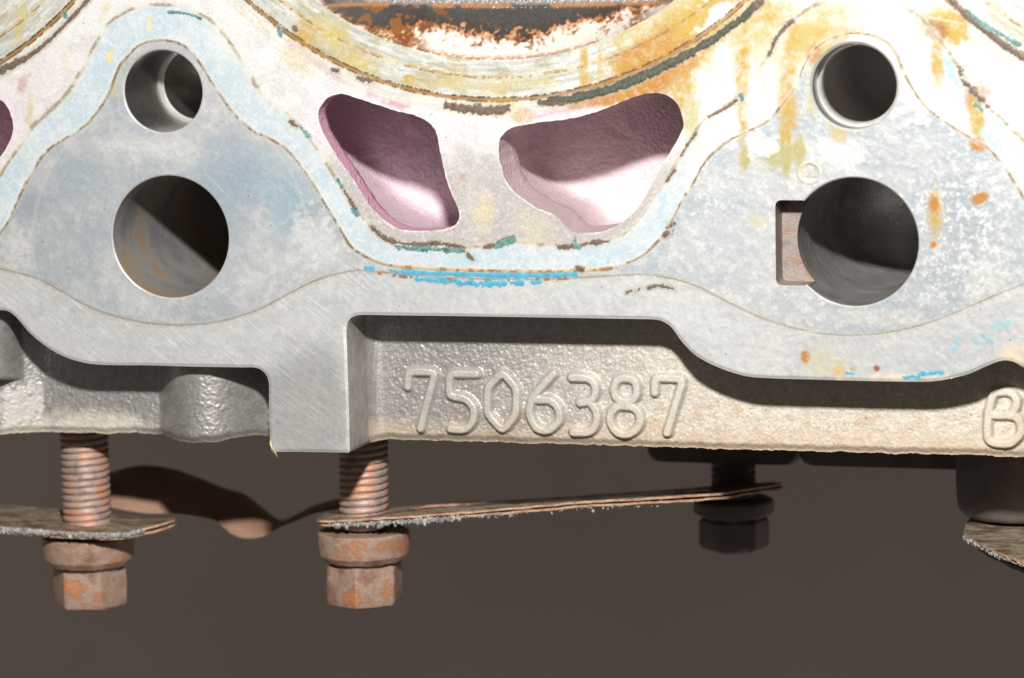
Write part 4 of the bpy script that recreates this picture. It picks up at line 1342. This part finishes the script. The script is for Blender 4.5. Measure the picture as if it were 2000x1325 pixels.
def crumbs(name, path, parent, n, size, spread, seed, drop=0):
    """small carbon grains stuck along an edge; path = list of 3-D points"""
    r = np.random.default_rng(seed); path = np.array(path, float)
    L = np.r_[0, np.cumsum(np.linalg.norm(np.diff(path, axis=0), axis=1))]
    V = []; F = []
    ico = np.array([(0, 0, 1), (.9, 0, .3), (.2, .9, .3), (-.8, .5, .2), (-.7, -.6, .3), (.3, -.9, .2), (.5, .5, -.7), (-.6, .2, -.8), (.1, -.6, -.8)], float)
    tri = [(0, 1, 2), (0, 2, 3), (0, 3, 4), (0, 4, 5), (0, 5, 1), (1, 6, 2), (2, 7, 3), (2, 6, 7), (3, 7, 4), (4, 8, 5), (4, 7, 8), (5, 8, 1), (1, 8, 6), (6, 8, 7)]
    for k in range(n):
        s = r.uniform(0, L[-1]) if k % 3 else (r.choice([.08, .2, .33, .41, .7, .85]) + r.normal() * .02) * L[-1]
        p = np.array([np.interp(s, L, path[:, j]) for j in range(3)])
        p = p + np.array([0, r.normal() * spread * .4, -abs(r.normal()) * spread + drop])
        q = ico * r.uniform(.6, 1.3, (9, 1)) * size * r.uniform(.35, 1.25)
        a = r.uniform(0, 6.28); ca, sa = math.cos(a), math.sin(a)
        q = np.stack([q[:, 0] * ca - q[:, 1] * sa, q[:, 0] * sa + q[:, 1] * ca, q[:, 2]], 1)
        b = len(V); V += (q + p).tolist(); F += [tuple(i + b for i in t_) for t_ in tri]
    o = new_obj(name, np.array(V), F, M_crumb, parent, smooth=False)
    o['kind'] = 'stuff'
    return o


def XD(px, py, d):
    p = U(px, py, d); return p[0], d


# middle gasket: from bolt two to the shaded bolt
ga = U(640, 1016, 205.); gb = U(1390, 958, 345.)


def zmid(a, b):
    return ga[2] + (gb[2] - ga[2]) * (a - ga[0]) / (gb[0] - ga[0]) - .13 * np.maximum(0., b - 290.)


g1 = empty('exhaust_gasket', (ga[0], 275, ga[2] - 20), 'long thin two-layer exhaust gasket between the half-shaded bolt and the fully shaded bolt', 'gasket', 'exhaust gaskets hung on the bolts')
o1 = [XD(617, 1015, 222), XD(625, 1015, 205), XD(660, 1015, 198), XD(760, 1010, 205), XD(900, 1000, 228), XD(1100, 985, 275), XD(1390, 958, 345), XD(1460, 955, 520), XD(1520, 955, 700), XD(1515, 950, 820), XD(1440, 945, 850),
      XD(1330, 940, 690), XD(1150, 950, 590), XD(980, 960, 520), XD(850, 975, 490), XD(770, 985, 430), XD(700, 990, 385), XD(640, 1000, 300)]
hole1 = [XD(800, 1000, 268), XD(900, 1000, 282), XD(1100, 985, 325), XD(1300, 965, 390), XD(1385, 960, 480), XD(1375, 950, 590), XD(1300, 945, 610), XD(1150, 950, 555), XD(1000, 960, 490), XD(880, 975, 465), XD(812, 985, 400)]
sheet('gasket_layer', o1, zmid, 4.5, M_gask, M_gedge, g1, 1.5, 1, hole1)
o1b = [(a + 2, b + 5) for a, b in o1]
sheet('gasket_layer', o1b, lambda a, b: zmid(a, b) - 8.5, 4.5, M_gask, M_gedge, g1, 3.5, 2, hole1)
fr = [(U(p, 1000, d)[0], d - 2, 0) for p, d in ((640, 203), (760, 206), (900, 229), (1100, 276), (1360, 340))]
fr = [(a, b, float(zmid(a, b)) - 11) for a, b, _ in fr]
crumbs('carbon_grain', fr[:3], g1, 200, 4.4, 4., 5, drop=2)
crumbs('carbon_grain', fr[1:], g1, 90, 3.2, 4., 6)

# left gasket round bolt one, bent up at its free end
gl = U(170, 1030, 215.)


def zleft(a, b):
    return gl[2] + 0.018 * (gl[0] - a) * 1.0 + np.clip((a - U(240, 1000, 220)[0]) / 90., 0, 2) ** 1.6 * 16.


g2 = empty('exhaust_gasket', (gl[0], 275, gl[2] - 20), 'flaky exhaust gasket end with a crusty edge, on the fully lit bolt', 'gasket', 'exhaust gaskets hung on the bolts')
o2 = [XD(-160, 1030, 210), XD(-60, 1030, 180), XD(30, 1035, 168), XD(120, 1040, 160), XD(190, 1040, 160), XD(245, 1030, 178), XD(285, 1015, 205), XD(325, 1000, 230), XD(342, 990, 262), XD(330, 985, 300), XD(280, 985, 340), XD(190, 985, 372),
      XD(60, 985, 400), XD(-60, 985, 420), XD(-160, 985, 420)]
sheet('gasket_layer', o2, zleft, 5., M_gask, M_gedge, g2, 2., 3)
sheet('gasket_layer', [(a, b + 3) for a, b in o2], lambda a, b: zleft(a, b) - 10., 5., M_gask, M_gedge, g2, 3.5, 4)
fr = [XD(-60, 1030, 180), XD(30, 1035, 168), XD(120, 1040, 160), XD(190, 1040, 160), XD(245, 1030, 178), XD(280, 1015, 202)]
fr = [(a, b - 1, float(zleft(np.array([a]), b)[0]) - 6) for a, b in fr]
crumbs('carbon_grain', fr, g2, 700, 4.6, 2.6, 7, drop=3)

# the bent strip that joins the two behind, mostly shaded
g3 = empty('bent_gasket_strip', U(490, 1045, 520.), 'wavy bent gasket strip hanging behind the lug, only its lowest bulge lit', 'gasket')
lowp = [(190, 985), (240, 996), (290, 1003), (335, 1003), (380, 1008), (421, 1018), (445, 1038), (465, 1049), (490, 1052), (521, 1046), (545, 1031), (581, 1017), (611, 1004), (690, 992)]
upp = [(185, 940), (225, 925), (270, 915), (330, 920), (385, 938), (440, 960), (475, 970), (500, 988), (521, 1005), (548, 1022), (581, 1008), (611, 993), (666, 978), (730, 965)]
lp_ = spline(np.array(lowp, float), 8.); up_ = spline(np.array(upp, float), 8.)
n = 70
def resamp(P, n):
    s = np.r_[0, np.cumsum(np.linalg.norm(np.diff(P, axis=0), axis=1))]
    t = np.linspace(0, s[-1], n); return np.stack([np.interp(t, s, P[:, 0]), np.interp(t, s, P[:, 1])], 1)


lp_, up_ = resamp(lp_, n), resamp(up_, n)
rws = []
for j, f in enumerate(np.linspace(0, 1, 8)):
    bul = 34 * math.sin(f * math.pi)
    rws.append(np.array([U(*(lp_[i] * (1 - f) + up_[i] * f), 505 + 190 * f - bul - 60 * max(0., 1 - i / 22.) ** 1.5) for i in range(n)]))
back_rows = [r_ + np.array([0, 7., 5.]) for r_ in rws[::-1]]
M_copper = mat_noise('browned_copper_sheet', [(.35, (.34, .19, .13)), (.65, (.46, .28, .20))], 120, .5, .2, .3, 1500)
loft('strip', rws + back_rows + [rws[0]], M_copper, g3, closed=False)

# right gasket with a spacer standing on it
gr = U(1882, 1040, 405.)
zr = lambda a, b: gr[2] - .05 * (405. - b) + .0 * a
g4 = empty('exhaust_gasket', (gr[0] + 150, 420, gr[2] - 12), 'fibrous exhaust gasket corner below the raised letter B, under a dark round spacer', 'gasket', 'exhaust gaskets hung on the bolts')
o4 = [XD(1882, 1040, 405), XD(1890, 1045, 372), XD(1920, 1062, 310), XD(1960, 1085, 240), XD(2010, 1100, 185), XD(2120, 1120, 150), XD(2300, 1120, 170), XD(2320, 1040, 480), XD(2200, 1000, 720), XD(2000, 1000, 720), XD(1905, 1010, 560)]
sheet('gasket_layer', o4, zr, 5., M_gask, M_gedge, g4, 2., 5)
sheet('gasket_layer', [(a + 3, b + 4) for a, b in o4], lambda a, b: zr(a, b) - 10., 5., M_gask, M_gedge, g4, 3., 6)
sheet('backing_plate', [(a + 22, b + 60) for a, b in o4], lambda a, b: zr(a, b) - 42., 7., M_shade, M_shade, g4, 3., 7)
fr = [(a, b, float(zr(a, b)) - 6) for a, b in o4[:6]]
crumbs('carbon_grain', fr, g4, 140, 3.6, 3., 8)
sp = U(1868, 960, 560.)
t_ = empty('spacer_sleeve', (sp[0] + 150, 560, gr[2]), 'dark round spacer sleeve between the casting and the fibrous gasket corner', 'spacer')
cx_ = sp[0] + 130
rings_ = []
for r_, z_ in ((90, gr[2] + 9), (112, gr[2] + 12), (124, gr[2] + 24), (128, gr[2] + 44), (130, gr[2] + 90), (130, gr[2] + 330)):
    t = np.linspace(0, 2 * np.pi, 72, endpoint=False)
    rings_.append(np.stack([cx_ + r_ * np.cos(t), 560 + r_ * np.sin(t), np.full(72, z_)], 1))
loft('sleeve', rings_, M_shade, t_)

# ------------------------------------------------------------------ backdrop
bd = new_obj('backdrop', np.array([(-14000, 2700, -3900), (14000, 2700, -3900), (14000, 2700, 5000), (-14000, 2700, 5000)], float), [(0, 1, 2, 3)], M_back, None, smooth=False)
bd['kind'] = 'structure'
